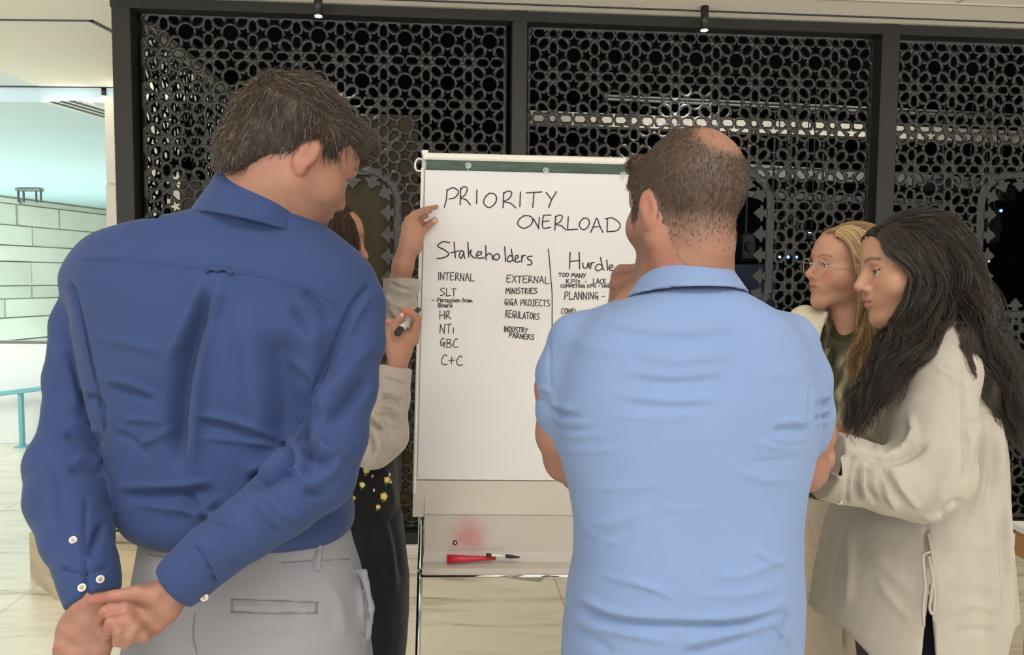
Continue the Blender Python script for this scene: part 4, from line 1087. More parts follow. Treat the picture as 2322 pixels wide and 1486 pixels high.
def locks(guides, n, steps=26, spread=.012, wave=.006, freq=3.0, rng=None, t0=0.0, ends=.12, vol=None):
    """long hair between neighbouring guides; each guide a list of (px, py, depth)"""
    rng = rng or np.random.default_rng(2)
    G_ = []
    for g in guides:
        c = catmull(np.array([C(*q) for q in g]), 8); s = np.concatenate([[0], np.cumsum(np.linalg.norm(np.diff(c, axis=0), axis=1))]); s /= s[-1]
        G_.append(np.stack([np.interp(np.linspace(0, 1, 60), s, c[:, k]) for k in range(3)], -1))
    G_ = np.array(G_); K = len(G_)
    # hair gathers into clumps
    ncl = max(6, n // 28); cu = rng.random(ncl) * (K - 1); co = rng.normal(size=(ncl, 3)) * spread; cph = rng.uniform(0, 6.28, (ncl, 3)); cf = rng.uniform(.75, 1.3, ncl)
    cl = rng.integers(0, ncl, n); u = np.clip(cu[cl] + rng.normal(size=n) * .13, 0, K - 1 - 1e-6)
    off = co[cl] + rng.normal(size=(n, 3)) * spread * .28
    i = u.astype(int); fr = (u - i)[:, None, None]
    path = G_[i] * (1 - fr) + G_[i + 1] * fr if K > 1 else G_[np.zeros(n, int)]
    end = 1 - rng.random(n) * ends; start = rng.random(n) * t0
    ts = start[:, None] + (end - start)[:, None] * np.linspace(0, 1, steps)[None]
    ii = np.clip((ts * 59).astype(int), 0, 58); ff = (ts * 59 - ii)[..., None]
    ar = np.arange(n)[:, None]
    q = path[ar, ii] * (1 - ff) + path[ar, ii + 1] * ff
    grow = np.clip(ts * 2.2, .12, 1)[..., None]
    q = q + off[:, None] * grow
    ph = cph[cl] + rng.normal(size=(n, 3)) * .25
    q = q + wave * np.clip(ts * 1.8 - .15, 0, 1)[..., None] * np.sin(6.28 * freq * cf[cl][:, None, None] * ts[..., None] + ph[:, None, :])
    return q
def push(paths, shape, m=.005, it=3):
    """lift fibres that sink into a garment toward the viewer"""
    n, k, _ = paths.shape; q = paths.reshape(-1, 3).copy()
    for _ in range(it):
        d = shape.ev(q); w = np.clip(m - d, 0, .08); q = q * (1 - (w * 1.15 / q[:, 1]))[:, None]
    return q.reshape(n, k, 3)
SEAMS = 0
def seam(V, poly, r, name, m, parent, lift=.0004, n=8):
    """stitched line lying on a garment"""
    pl = catmull(np.array(poly, float), n); pts = []
    for x, y in pl:
        p = surf(V, x, y, 9); pts.append(p * (1 - lift / p[1]))
    pts = np.array(pts)
    if len(pts) > 4:
        k = np.array([.25, .5, .25])
        for _ in range(3): pts[1:-1] = k[0] * pts[:-2] + k[1] * pts[1:-1] + k[2] * pts[2:]
    return tube_c(pts, r, name, m, parent, 6)
def tint(n, base, var, rng, alt=None, palt=0):
    c = np.array(base)[None] * (1 + rng.normal(size=(n, 1)) * var)
    if alt is not None:
        m = rng.random(n) < palt; c[m] = np.array(alt)[None] * (1 + rng.normal(size=(m.sum(), 1)) * var)
    return np.clip(c, .001, 1)

# ---- a head in its own frame (x right, y facing, z up), about .23 high
def head(S, Lc, jaw=.05, nose=1.0, brow=1.0, neck=None, ears=(1, -1), lips=1.0, chin=1.0, cheek=1.0):
    a = lambda fn, k=.01: S.add(Lc(fn), k)
    s_ = lambda fn, k=.004: S.sub(Lc(fn), k)
    a(ell((0, -.012, .035), (.074, .095, .088)), .0)
    a(ell((0, .035, -.02), (.062 , .060, .080)), .03)
    for x in (-1, 1):
        a(rc((x * (jaw + .006), .000, -.050), (x * .018, .068, -.094), .017, .015), .03)
        a(ell((x * .042, .058, -.022), (.024 * cheek, .026, .026 * cheek)), .025)
        a(ell((x * .058, .02, -.02), (.016, .045, .03)), .02)
    a(ell((0, .074, -.094), (.021, .017 * chin, .016)), .018)
    a(rc((-.030, .083, .026), (.030, .083, .026), .0105 * brow, .0105 * brow), .022)
    a(ell((0, .05, .055), (.058, .045, .045)), .03)
    for x in (-1, 1): s_(ell((x * .032, .100, .008), (.018, .016, .012)), .014)
    for x in (-1, 1):
        a(sph((x * .031, .0775, .007), .0125), .002)
        a(lambda q, x=x: np.maximum(sph((x * .031, .0775, .0075), .0140)(q), -(q[:, 2] - .0105) + (q[:, 1] - .088) * .25), .003)
        a(lambda q, x=x: np.maximum(sph((x * .031, .0775, .0060), .0136)(q), (q[:, 2] - .0005)), .003)
    n_ = nose
    a(rc((0, .088, .020), (0, .088 + .020 * n_, -.018), .0070, .0105), .012)
    a(sph((0, .088 + .0195 * n_, -.0225), .0105), .006)
    for x in (-1, 1):
        a(ell((x * .0125, .094 + .004 * n_, -.027), (.0085, .012, .008)), .006)
    for x in (-1, 1): s_(ell((x * .006, .100 + .006 * n_, -.0345), (.0035, .006, .004)), .003)
    a(ell((0, .078, -.05), (.032, .019, .022)), .02)
    a(ell((0, .0935, -.0500), (.021, .0085 * lips, .0058)), .006)
    a(ell((0, .0915, -.0625), (.019, .0090 * lips, .0070)), .006)
    s_(chain([((-.024, .088, -.0565), .0014), ((0, .1035, -.0560), .0018), ((.024, .088, -.0565), .0014)], .001), .004)
    s_(rc((0, .099, -.040), (0, .101, -.046), .0022, .0016), .006)
    for x in ears:
        Re = frame(30 * x, 8, -7 * x); c = np.array([x * .079, -.008, -.004])
        a(ell(c, (.0075, .0165, .0305), Re), .005)
        a(ell(c + [x * -.001, .002, -.026], (.0075, .010, .010), Re), .004)
        s_(ell(c + Re @ np.array([x * .0095, .003, .002]), (.0065, .0115, .020), Re), .004)
        a(ell(c + Re @ np.array([x * .001, .006, -.003]), (.004, .004, .013), Re), .004)
        a(rc((x * .071, .012, -.006), (x * .074, .0, -.012), .008, .007), .01)
    if neck:
        for p, q, r0_, r1_ in neck: S.add(rc(p, q, r0_, r1_), .03)
SKIN = {}
def skin_mat(name, rough=.5):
    return mat(name, (.5, .3, .2), rough, spec=.35, attr='col', noise=(55, .045), bump=(260, .12), sss=.12)
def face_cols(Lc, base, lips=(.42, .15, .13), browc=(.06, .035, .02), iris=(.05, .03, .02), red=.35, stub=None, blush=1.0):
    base = np.array(base)
    def f(V):
        q = Lc.inv(V); c = np.tile(base, (len(V), 1))
        def mixc(w, col):
            nonlocal c; w = (np.clip(w, 0, 1) * near)[:, None]; c = c * (1 - w) + np.array(col) * w
        ax = np.abs(q[:, 0])
        near = np.linalg.norm(q, axis=1) < .165
        front = (q[:, 1] > .05) & near
        # ears, nose tip and cheeks run redder
        redc = base * [1.12, .78, .72]
        ear = np.exp(-(((ax - .082) / .016) ** 2 + ((q[:, 1] + .008) / .03) ** 2 + ((q[:, 2] + .004) / .04) ** 2)); mixc(ear * .9 * red * 1.3, redc)
        mixc(blush * .5 * np.exp(-((ax - .043) / .02) ** 2 - ((q[:, 2] + .022) / .018) ** 2) * front, redc)
        mixc(blush * .5 * np.exp(-(q[:, 0] / .012) ** 2 - ((q[:, 2] + .02) / .014) ** 2 - ((q[:, 1] - .112) / .012) ** 2), redc)
        if stub is not None:
            z = q[:, 2]; w = np.clip((-.018 - z) / .02, 0, 1) * np.clip((q[:, 1] - .005 + .3 * (-.03 - z)) / .015, 0, 1) * np.clip((z + .125) / .02, 0, 1)
            w2 = w * (1 - np.exp(-(ax / .022) ** 2 - ((z + .056) / .009) ** 2))
            mixc(w2 * stub[1] * (ax > -.1), stub[0])
        lz = np.exp(-((q[:, 2] + .0565) / .0085) ** 4 - (ax / .0215) ** 6) * (q[:, 1] > .082); mixc(lz * .9, lips)
        br = np.exp(-((q[:, 2] - (.0295 + .006 * np.sin(np.clip((ax - .012) / .036, 0, 1) * 2.6))) / .0036) ** 2) * (ax > .011) * (ax < .05) * (q[:, 1] > .06); mixc(br * .8, browc)
        e = np.stack([ax - .031, q[:, 1] - .0775, q[:, 2] - .007], -1); r = np.linalg.norm(e, axis=1)
        ball = (r < .0131) & (q[:, 1] > .0845) & (q[:, 2] < .0102) & (q[:, 2] > .0014) & (ax < .0415)
        c[ball] = (.34, .30, .28)
        ir = ball & (np.hypot(e[:, 0], e[:, 2]) < .0066); c[ir] = iris
        lash = near & (np.abs(q[:, 2] - .0106) < .0019) & (np.abs(ax - .031) < .0145) & (q[:, 1] > .080); c[lash] = c[lash] * .25
        return np.clip(c, .003, 1)
    return f
def floor_c(px, py, d, z=.0):
    """camera-frame point straight below the pixel's point, at height z"""
    w = P(px, py, d); w[2] = z; return w2c(w)
def person(px, d, label):
    w = P(px, 1000, d); w[2] = 0
    return empty('person', w, label, 'person')
def shoe(name, ank, toe_dir, m, parent):
    w = c2w(ank); t = np.asarray(toe_dir, float); t /= np.linalg.norm(t); sd_ = np.cross(t, Z)
    S = Shape(); 
    wl = lambda f, s_, u: w * [1, 1, 0] + t * f + sd_ * s_ + Z * u
    S.add(rc(wl(-.05, 0, .045), wl(.05, 0, .05), .038, .042), 0).add(rc(wl(.05, 0, .045), wl(.16, 0, .03), .042, .034), .02).add(rc(wl(-.02, 0, .06), wl(-.02, 0, .11), .04, .04), .03)
    S.cut(half(wl(0, 0, .002), (0, 0, -1)), .004)
    V, Q = surfnet(S, wl(0, 0, .06) - .25, wl(0, 0, .06) + .25, .007, 2)
    return mesh_obj(name, V, Q, m, parent, True)
# ================================================================ man in the blue shirt
M_skinA = skin_mat('skin_a'); M_hair = mat('hair', (.05, .03, .02), .5, spec=.35, attr='col')
M_blue = mat('blue_cloth', (.0205, .039, .112), .8, spec=.2, sheen=.06, noise=(7, .06), bump=(420, .12, (1, 1, 1)))
M_chino = mat('grey_chino', (.185, .185, .205), .8, spec=.2, noise=(9, .04), bump=(420, .12))
M_button = mat('pearl_button', (.48, .44, .38), .3, noise=(50, .08))
M_shoe = mat('brown_leather', (.09, .045, .02), .35, noise=(12, .15))
pA = person(570, 1.22, 'tall person in a dark blue long-sleeved shirt, hands clasped behind the back')
Lh = Local(C(660, 362, 1.19), frame(48, 25, 5), .98)
SKA = (.235, .113, .079)
S = Shape()
head(S, Lh, jaw=.050, chin=1.1, nose=.85)
S.add(rc(Lh.to((0, -.012, -.055)), C(580, 500, 1.20), .056, .062), .03)
S.add(rc(Lh.to((0, -.046, -.045)), C(588, 500, 1.19), .042, .056), .03)
S.add(rc(C(580, 500, 1.20), C(560, 640, 1.22), .06, .09), .04)
S.add(ell(C(520, 860, 1.22), (.15, .085, .24)), .05).add(ell(C(550, 1200, 1.22), (.15, .085, .14)), .05)
armL = [(540, 610, 1.22, 55), (260, 600, 1.22, 50), (180, 720, 1.22, 48), (166, 900, 1.215, 40), (152, 1000, 1.195, 38), (148, 1060, 1.165, 44), (178, 1230, 1.08, 42), (206, 1350, 1.03, 34)]
armR = [(560, 620, 1.21, 50), (760, 640, 1.21, 48), (800, 780, 1.20, 46), (775, 940, 1.16, 44), (715, 1080, 1.10, 44), (560, 1198, 1.045, 42), (420, 1318, 1.02, 36)]
for ar in (armL, armR):
    pr = [tuple(q) for q in ar]; S.add(pchain([pr[0], *pr]), .03)
# right hand, palm toward the viewer, pinching the other cuff
def fing(S, pts, k=.006):
    S.add(pchain(pts, .004), k)
S.add(pchain([(425, 1318, 1.015, 36), (392, 1342, 1.01, 37), (362, 1365, 1.005, 39)], .01), .012)
S.add(pchain([(362, 1352, .995, 26), (338, 1352, .99, 24)], .01), .012)
S.add(pchain([(372, 1385, 1.0, 33), (345, 1412, .995, 30)], .01), .014)
S.add(pchain([(345, 1360, 1.0, 30), (335, 1390, 1.0, 30)], .01), .012)
fing(S, [(348, 1350, .985, 21), (312, 1346, .975, 17.5), (256, 1352, .968, 12.5), (206, 1361, .972, 10.5)], .010)
fing(S, [(330, 1372, .995, 15), (282, 1379, .972, 13.5), (238, 1388, .962, 12), (222, 1412, .975, 11)])
fing(S, [(335, 1392, .99, 15.5), (290, 1403, .964, 14), (252, 1412, .952, 13), (243, 1440, .968, 11.5)])
fing(S, [(342, 1410, .99, 15), (306, 1424, .962, 14), (270, 1432, .948, 13), (266, 1457, .965, 11.5)])
fing(S, [(352, 1428, .99, 14), (326, 1444, .965, 12.5), (296, 1446, .952, 11.5), (286, 1464, .968, 10)])
# left hand hanging, back toward the viewer, fist below the frame
S.add(pchain([(207, 1350, 1.035, 32), (200, 1375, 1.03, 36), (183, 1425, 1.03, 45), (172, 1470, 1.03, 46)], .01), .012)
S.add(pchain([(215, 1420, 1.025, 36), (212, 1465, 1.025, 36)], .01), .014)
for k, (x, y) in enumerate(((143, 1466), (166, 1482), (192, 1486), (217, 1480))):
    fing(S, [(x + 8, y - 30, 1.02, 17), (x, y, 1.005, 16.5), (x + 2, y + 40, 1.01, 15), (x + 16, y + 62, 1.04, 13), (x + 24, y + 34, 1.06, 12)])
fing(S, [(228, 1420, 1.02, 18), (240, 1460, 1.01, 15.5), (232, 1500, 1.015, 13)])
fA = face_cols(Lh, SKA, stub=((.22, .125, .09), .35))
def colA(V):
    c = fA(V); q = pix(V)
    low = q[:, 1] > 1250
    c[low] = np.array((.225, .108, .078)) * (1 + .10 * np.sin(q[low, 0:1] * .09) * np.sin(q[low, 1:2] * .12))
    tip = (np.clip((285 - q[:, 0]) / 60, 0, 1) * low * (q[:, 1] > 1335) * (V[:, 1] < .995))[:, None]; c = c * (1 + tip * np.array([.10, -.14, -.16]))
    return np.clip(c, .003, 1)
VA, QA, oA = piece('body', S, C(60, 120, 1.22) - [.2, .35, .0], C(900, 120, 1.22) + [.1, .25, .03], .0028, M_skinA, pA, folds=[], colors=colA) if False else (None, None, None)
lo = np.array([-.88, .80, -.66]); hi = np.array([-.22, 1.42, .46])
VA, QA, oA = piece('body', S, lo, hi, .0027, M_skinA, pA, colors=colA, smooth=3)

# hair: a shell over the skull, then combed fibres
Hs = Shape()
Hs.add(Lh(ell((0, -.014, .042), (.0815, .0990, .094))), 0)
Hs.add(Lh(ell((0, .058, .070), (.062, .050, .048))), .02)
Hs.add(Lh(ell((.016, .088, .080), (.042, .024, .024))), .02)
Hs.add(Lh(ell((0, -.078, -.028), (.060, .034, .048))), .03)
def hairline(q):
    """negative where hair grows, head frame"""
    ax = np.abs(q[:, 0]); y, z = q[:, 1], q[:, 2]
    zl = np.interp(y, [-.13, -.06, -.032, -.018, .0, .012, .024, .036, .06, .085, .11, .15], [-.078, -.072, -.050, .016, .034, .030, -.022, -.018, .034, .056, .056, .05])
    return zl - z
Hs.cut(Lh(hairline), .006)
def clump(V, Q):
    pass
HV, HQ = surfnet(Hs, Lh.c - .22, Lh.c + .22, .004, 2)
rg = np.random.default_rng(5)
def dirA(p):
    q = Lh.inv(p); crown = np.array([.0, -.055, .13])
    r = q - crown; r[:, 2] *= .35
    d = r / (np.linalg.norm(r, axis=1)[:, None] + 1e-6)
    d[:, 1] += np.where(q[:, 2] > .06, .9, .15); d[:, 2] += np.where(q[:, 2] < .06, -.9, .0)
    d[:, 0] += .25 * np.sin(q[:, 1] * 60 + q[:, 2] * 35)
    return d @ Lh.R.T
def lenA(p):
    q = Lh.inv(p); return np.clip(.020 + .16 * (q[:, 2] - .0) + .03 * np.clip(q[:, 1], 0, 1), .009, .024) * np.where(q[:, 1] > .055, .75, 1) + np.where((q[:, 1] < -.05) & (q[:, 2] < -.05), .008, 0)
ripple(HV, normals(HV, HQ), .0035, 16, 4); ripple(HV, normals(HV, HQ), .002, 34, 9)
pa = comb(HV, HQ, 13000, dirA, lenA, 6, .14, .17, rng=rg, curl=.35)
strands(pa, .00075, 'hair', M_hair, pA, base=(HV, HQ, np.array((.028, .019, .014))), colors=tint(len(pa), (.058, .040, .031), .38, rg, (.17, .13, .105), .10))

# shirt
T = Shape()
T.add(loft([(462, 520, 668, 1.20, .075), (490, 455, 700, 1.205, .09), (505, 350, 730, 1.21, .10), (522, 260, 752, 1.215, .105), (560, 205, 800, 1.22, .115), (600, 180, 832, 1.22, .125), (640, 175, 846, 1.22, .13),
            (750, 190, 838, 1.22, .135), (850, 208, 815, 1.22, .13), (950, 232, 800, 1.22, .125), (1000, 252, 795, 1.22, .125), (1050, 264, 792, 1.22, .125), (1120, 275, 792, 1.22, .13), (1170, 292, 798, 1.22, .135), (1198, 312, 796, 1.22, .128), (1216, 345, 788, 1.22, .115)], 2.5, .02), 0)
T.add(pchain([(262, 592, 1.215, 66), (212, 640, 1.215, 62)], .02), .04)
T.add(pchain([(775, 655, 1.21, 66), (805, 700, 1.205, 64)], .02), .04)
T.add(pchain([(205, 650, 1.215, 52), (185, 740, 1.215, 62), (168, 860, 1.21, 60), (164, 940, 1.20, 58), (157, 990, 1.19, 60), (150, 1050, 1.17, 82), (155, 1130, 1.13, 86), (175, 1220, 1.09, 73), (196, 1285, 1.06, 63), (205, 1322, 1.045, 59), (209, 1352, 1.037, 56)], .012), .006)
T.add(pchain([(808, 690, 1.205, 62), (806, 770, 1.19, 62), (788, 880, 1.16, 62), (758, 990, 1.12, 70), (718, 1075, 1.085, 84), (640, 1138, 1.055, 76), (560, 1198, 1.035, 68), (480, 1256, 1.025, 62), (425, 1305, 1.02, 58), (408, 1322, 1.018, 55)], .02), .012)
# open cuff ends, cut square to the arm
T.cut(lambda Pn: np.where((pix(Pn)[:, 0] < 300) & (pix(Pn)[:, 1] > 1200), half(C(208, 1362, 1.035), C(226, 1400, 1.02) - C(200, 1310, 1.04))(Pn), -1), .003)
T.cut(lambda Pn: np.where((pix(Pn)[:, 0] < 520) & (pix(Pn)[:, 1] > 1180) & (Pn[:, 1] < 1.085) & (pix(Pn)[:, 0] > 300), half(C(392, 1334, 1.012), C(360, 1362, 1.008) - C(440, 1292, 1.02))(Pn), -1), .003)
T.cut(lambda Pn: -rc(Lh.to((0, -.01, -.09)), Lh.to((0, 0, .05)), .052, .06)(Pn), .01)
FA = [([(172, 590), (300, 592), (450, 610), (520, 617), (600, 628), (700, 660), (790, 702)], 2.6, -.0022, True, .03),
      ([(172, 596), (300, 598), (450, 616), (520, 623), (600, 634), (700, 666), (790, 708)], 4, .0012, True, .03),
      ([(505, 616), (492, 680), (462, 760), (447, 880), (440, 1000), (432, 1085)], 15, .009), ([(478, 640), (455, 720), (428, 800), (408, 900), (402, 1000), (410, 1080)], 20, -.014),
      ([(468, 622), (446, 690), (415, 760), (378, 840)], 13, .006), ([(300, 620), (320, 760), (340, 900)], 40, .004), ([(560, 680), (575, 850), (590, 1040)], 34, .006), ([(632, 740), (648, 880), (650, 1020)], 30, -.007),
      ([(700, 720), (705, 820), (690, 930)], 30, .005), ([(680, 660), (720, 690), (755, 745)], 9, -.004), ([(655, 690), (690, 740), (712, 770)], 8, -.004),
      ([(250, 1106), (330, 1104), (420, 1100), (490, 1088)], 7, .003), ([(260, 1126), (350, 1128), (440, 1122), (500, 1108)], 15, -.005), ([(280, 1140), (380, 1150), (480, 1170), (560, 1200)], 9, .004),
      ([(420, 1110), (440, 1150), (470, 1190)], 9, -.005), ([(500, 1120), (470, 1150), (430, 1195)], 10, .004), ([(540, 1070), (600, 1060), (660, 1020), (690, 970)], 16, .006), ([(560, 1100), (620, 1080), (660, 1050)], 18, -.010),
      ([(232, 862), (290, 868), (365, 900)], 6, .004), ([(240, 880), (300, 888), (350, 910)], 7, -.003), ([(280, 950), (330, 953), (372, 958)], 5, .003), ([(430, 938), (500, 948), (590, 976), (645, 1004)], 6, .004), ([(440, 955), (520, 972), (600, 1000)], 7, -.003), ([(440, 990), (540, 1000), (640, 1014)], 5, .003),
      ([(300, 1010), (360, 990), (410, 960)], 7, .003), ([(640, 800), (700, 850), (740, 900)], 10, .003), ([(250, 980), (300, 1000), (340, 1040)], 8, -.003), ([(200, 760), (300, 780), (380, 800)], 12, .002), ([(640, 1000), (655, 1035), (650, 1060)], 8, -.009),
      # armholes
      ([(842, 642), (795, 700), (745, 820), (703, 930), (665, 1010)], 4, -.004, True, .05), ([(850, 660), (808, 720), (765, 830), (725, 930)], 8, .003), ([(160, 640), (186, 740), (212, 860), (238, 980)], 5, -.006, True, .05),
      # sleeves
      ([(845, 760), (800, 830), (745, 900), (715, 950)], 20, .008), ([(850, 850), (790, 910), (730, 960)], 16, -.008), ([(700, 955), (690, 1000), (720, 1040), (760, 1050)], 9, -.008), ([(712, 985), (735, 1020), (775, 1035)], 8, .007), ([(690, 1010), (700, 1050), (680, 1080)], 10, -.006),
      ([(800, 1000), (740, 1080), (650, 1120)], 12, .004), ([(650, 1060), (690, 1110), (740, 1130)], 10, -.004), ([(600, 1110), (640, 1160), (690, 1180)], 9, .003), ([(560, 1140), (600, 1190), (650, 1220)], 10, -.003),
      ([(232, 990), (190, 965), (150, 962)], 9, .004), ([(238, 1012), (190, 990), (140, 985)], 10, -.004), ([(240, 1060), (200, 1040), (160, 1042)], 8, .005), ([(240, 1078), (200, 1062), (150, 1066)], 9, -.004), ([(130, 760), (160, 860), (175, 950)], 16, .005), ([(240, 940), (215, 910), (190, 900)], 10, -.005),
      ([(110, 1060), (118, 1140), (140, 1230)], 12, .003), ([(196, 1130), (192, 1200), (190, 1268)], 3, -.003, True, .05), ([(240, 1180), (215, 1230), (200, 1265)], 9, -.005), ([(137, 1288), (170, 1296), (200, 1298), (250, 1282)], 3, -.003, True, .05), ([(440, 1238), (465, 1270), (490, 1322)], 3, -.003, True, .05),
      ([(470, 1225), (500, 1260), (520, 1300)], 10, .003), ([(192, 1270), (196, 1310), (196, 1358)], 4, -.004, True, .05)]
VT, QT, oT = piece('shirt', T, [-.90, .86, -.44], [-.20, 1.40, .24], .0042, M_blue, pA, folds=[(f[0], f[1], f[2] * 1.35, *f[3:]) for f in FA], rip=[(.0011, 7, 3), (.0006, 18, 8, (1, 1, 1.6))], smooth=2)
# collar: a band lying round the neck
def collar(name, c_top, c_bot, axis_tilt, rx0, ry0, rx1, ry1, Rm, hgt, thick, m, parent, front_gap=.35, folds=(), h=.0028):
    """flared shell around a neck: Rm columns right/facing/up, centre c_bot at the lower rim"""
    c = np.asarray(c_bot, float)
    def f(Pn):
        q = (Pn - c) @ Rm; t = np.clip(q[:, 2] / hgt, 0, 1)
        a = rx1 + (rx0 - rx1) * t; b = ry1 + (ry0 - ry1) * t
        k = np.sqrt((q[:, 0] / a) ** 2 + (q[:, 1] / b) ** 2); r = np.hypot(q[:, 0], q[:, 1])
        d = np.abs(r * (1 - 1 / np.maximum(k, .05))) - thick
        zz = np.maximum(q[:, 2] - hgt - .012 * np.clip(-q[:, 1] / b, -1, 1), -q[:, 2] - .25 * np.clip(q[:, 1], 0, 1))
        gap = front_gap * .05 - np.hypot(np.abs(q[:, 0]), np.minimum(q[:, 1] - .5 * b, 0)) if front_gap else -1
        return np.maximum(np.maximum(d, zz), gap)
    S_ = Shape().add(f, 0)
    return piece(name, S_, c - .16, c + .16, h, m, parent, folds=folds, smooth=3)
Rn = frame(20, 8, 9)
collar('collar', None, C(574, 520, 1.19), 0, .068, .074, .094, .094, Rn, .058, .0036, M_blue, pA, folds=[([(462, 480), (560, 500), (640, 526), (682, 555)], 2.5, -.002, True, .02)])
M_bseam = mat('blue_seam', (.016, .03, .10), .85, noise=(30, .1)); M_cseam = mat('grey_seam', (.12, .12, .135), .85, noise=(30, .1))  # seam shading put into the thread colour, darker than the cloth
for pl_ in ([(178, 592), (300, 594), (450, 612), (520, 619), (600, 630), (700, 662), (786, 702)], [(845, 645), (800, 700), (748, 820), (705, 930), (668, 1008)], [(172, 650), (190, 750), (214, 866), (236, 976)], [(140, 1290), (170, 1298), (205, 1299), (250, 1284)], [(194, 1140), (192, 1200), (191, 1262), (196, 1352)], [(442, 1240), (466, 1272), (490, 1320)]):
    seam(VT, pl_, .0008, 'seam', M_bseam, pA)
for x, y, r in ((166, 1225, 8.5), (186, 1333, 9), (227, 1314, 9), (463, 1354, 9)):
    disc(VT, x, y, r, 'button', M_button, pA, tilt=(.3, 0, 0) if x > 210 and x < 300 else (0, 0, -.5) if x > 400 else (-.1, 0, 0))
# locker loop at the yoke
lp = [surf(VT, x, y) - np.array([0, .004, 0]) for x, y in ((468, 616), (482, 609), (495, 613), (508, 609), (520, 614), (528, 622))]
tube_c(catmull(lp, 4), .0032, 'locker_loop', M_blue, pA, 6)
# trousers
R_ = Shape()
R_.add(loft([(1196, 335, 786, 1.22, .112), (1240, 328, 796, 1.22, .115), (1290, 320, 812, 1.22, .122), (1400, 304, 832, 1.22, .135), (1500, 292, 838, 1.22, .135), (1600, 296, 836, 1.22, .12)], 2.4, .01), 0)
hipL, hipR = C(430, 1560, 1.22), C(705, 1560, 1.22)
kn = lambda h_, z: floor_c(*pix(h_[None])[0], h_[1], z)
for h_ in (hipL, hipR):
    R_.add(chain([(h_, .093), (kn(h_, .52), .072), (kn(h_, .06), .062)], .02), .03)
R_.add(pchain([(822, 1300, 1.2, 12), (836, 1380, 1.19, 12), (834, 1440, 1.2, 10)], .01), .012)
FR = [([(330, 1256), (400, 1268), (480, 1276), (640, 1276), (720, 1270), (795, 1268)], 2.4, -.002, True, .02), ([(528, 1362), (620, 1364), (718, 1368)], 3, -.0025, True, .03), ([(528, 1388), (620, 1392), (716, 1390)], 2.5, -.0022, True, .03), ([(528, 1374), (620, 1378), (716, 1380)], 6, .0015, True, .03),
      ([(526, 1362), (527, 1390)], 2.2, -.002, True, 0), ([(719, 1368), (717, 1390)], 2.2, -.002, True, 0), ([(440, 1390), (436, 1440), (446, 1486)], 3, -.002, True, .1), ([(800, 1290), (826, 1370), (828, 1460)], 4, -.008, True, .1), ([(520, 1430), (600, 1450), (700, 1440)], 14, -.003), ([(740, 1310), (770, 1380), (780, 1460)], 14, .003)]
VR, QR, oR = piece('trousers', R_, [-.86, 1.0, -1.66], [-.18, 1.42, -.28], .0058, M_chino, pA, folds=FR, rip=[(.0012, 6, 21)], smooth=2)
b0, b1 = surf(VR, 727, 1232), surf(VR, 722, 1288)
lp = Shape().add(chain([(b0 - [0, .004, 0], .0045), ((b0 + b1) / 2 - [0, .006, 0], .0045), (b1 - [0, .003, 0], .0045)], .002), 0).add(chain([(b0 - [.007, .004, 0], .0042), (b1 - [.007, .003, 0], .0042)], .002), .003)
piece('belt_loop', lp, np.minimum(b0, b1) - .02, np.maximum(b0, b1) + .02, .0022, M_chino, pA)
for h_ in (hipL, hipR): shoe('shoe', kn(h_, .06), (.25, 1, 0), M_shoe, pA)

for pl_ in ([(336, 1258), (400, 1269), (440, 1274)], [(640, 1277), (720, 1272), (792, 1269)], [(442, 1392), (437, 1440), (447, 1484)], [(800, 1285), (818, 1320), (826, 1380), (828, 1450)]):
    seam(VR, pl_, .0008, 'seam', M_cseam, pA)
seam(VR, [(527, 1362), (527.5, 1361), (529, 1361), (620, 1363), (716, 1367), (718, 1367.5), (718.5, 1369), (718, 1388), (717, 1390), (715, 1390.5), (620, 1392), (529, 1390), (527, 1389), (526.5, 1387), (526.5, 1364), (527, 1362)], .0011, 'welt_pocket', M_cseam, pA, n=6)
# ================================================================ man in the pale blue polo shirt
M_polo = mat('polo_jersey', (.140, .202, .352), .85, spec=.15, sheen=.08, noise=(8, .035), bump=(520, .14))
pB = person(1545, 1.22, 'broad person in a light blue polo shirt with thinning hair, fist at the chin')
Lh = Local(C(1556, 477, 1.19), frame(-27, 5, 0), 1.0)
SKB = (.245, .118, .083)
S = Shape()
head(S, Lh, jaw=.058, chin=1.1)
S.add(rc(Lh.to((0, -.012, -.05)), C(1553, 625, 1.20), .057, .063), .03)
S.add(rc(Lh.to((.0, -.036, -.062)), C(1553, 640, 1.195), .043, .056), .025)
S.add(rc(C(1553, 625, 1.20), C(1548, 760, 1.22), .060, .09), .04)
S.add(ell(C(1545, 900, 1.22), (.17, .09, .20)), .05).add(ell(C(1540, 1250, 1.22), (.16, .09, .26)), .06)
S.add(pchain([(1540, 740, 1.22, 55), (1400, 760, 1.22, 50), (1300, 790, 1.22, 50), (1268, 880, 1.23, 50), (1272, 985, 1.24, 52), (1288, 1040, 1.27, 50), (1320, 1070, 1.32, 44), (1400, 860, 1.47, 44), (1412, 705, 1.46, 34)], .02), .03)
S.add(pchain([(1560, 740, 1.22, 55), (1690, 760, 1.22, 50), (1790, 790, 1.22, 50), (1828, 880, 1.23, 48), (1838, 980, 1.24, 48), (1822, 1062, 1.27, 48), (1780, 1090, 1.33, 44), (1620, 1060, 1.46, 40), (1540, 1040, 1.47, 34)], .02), .03)
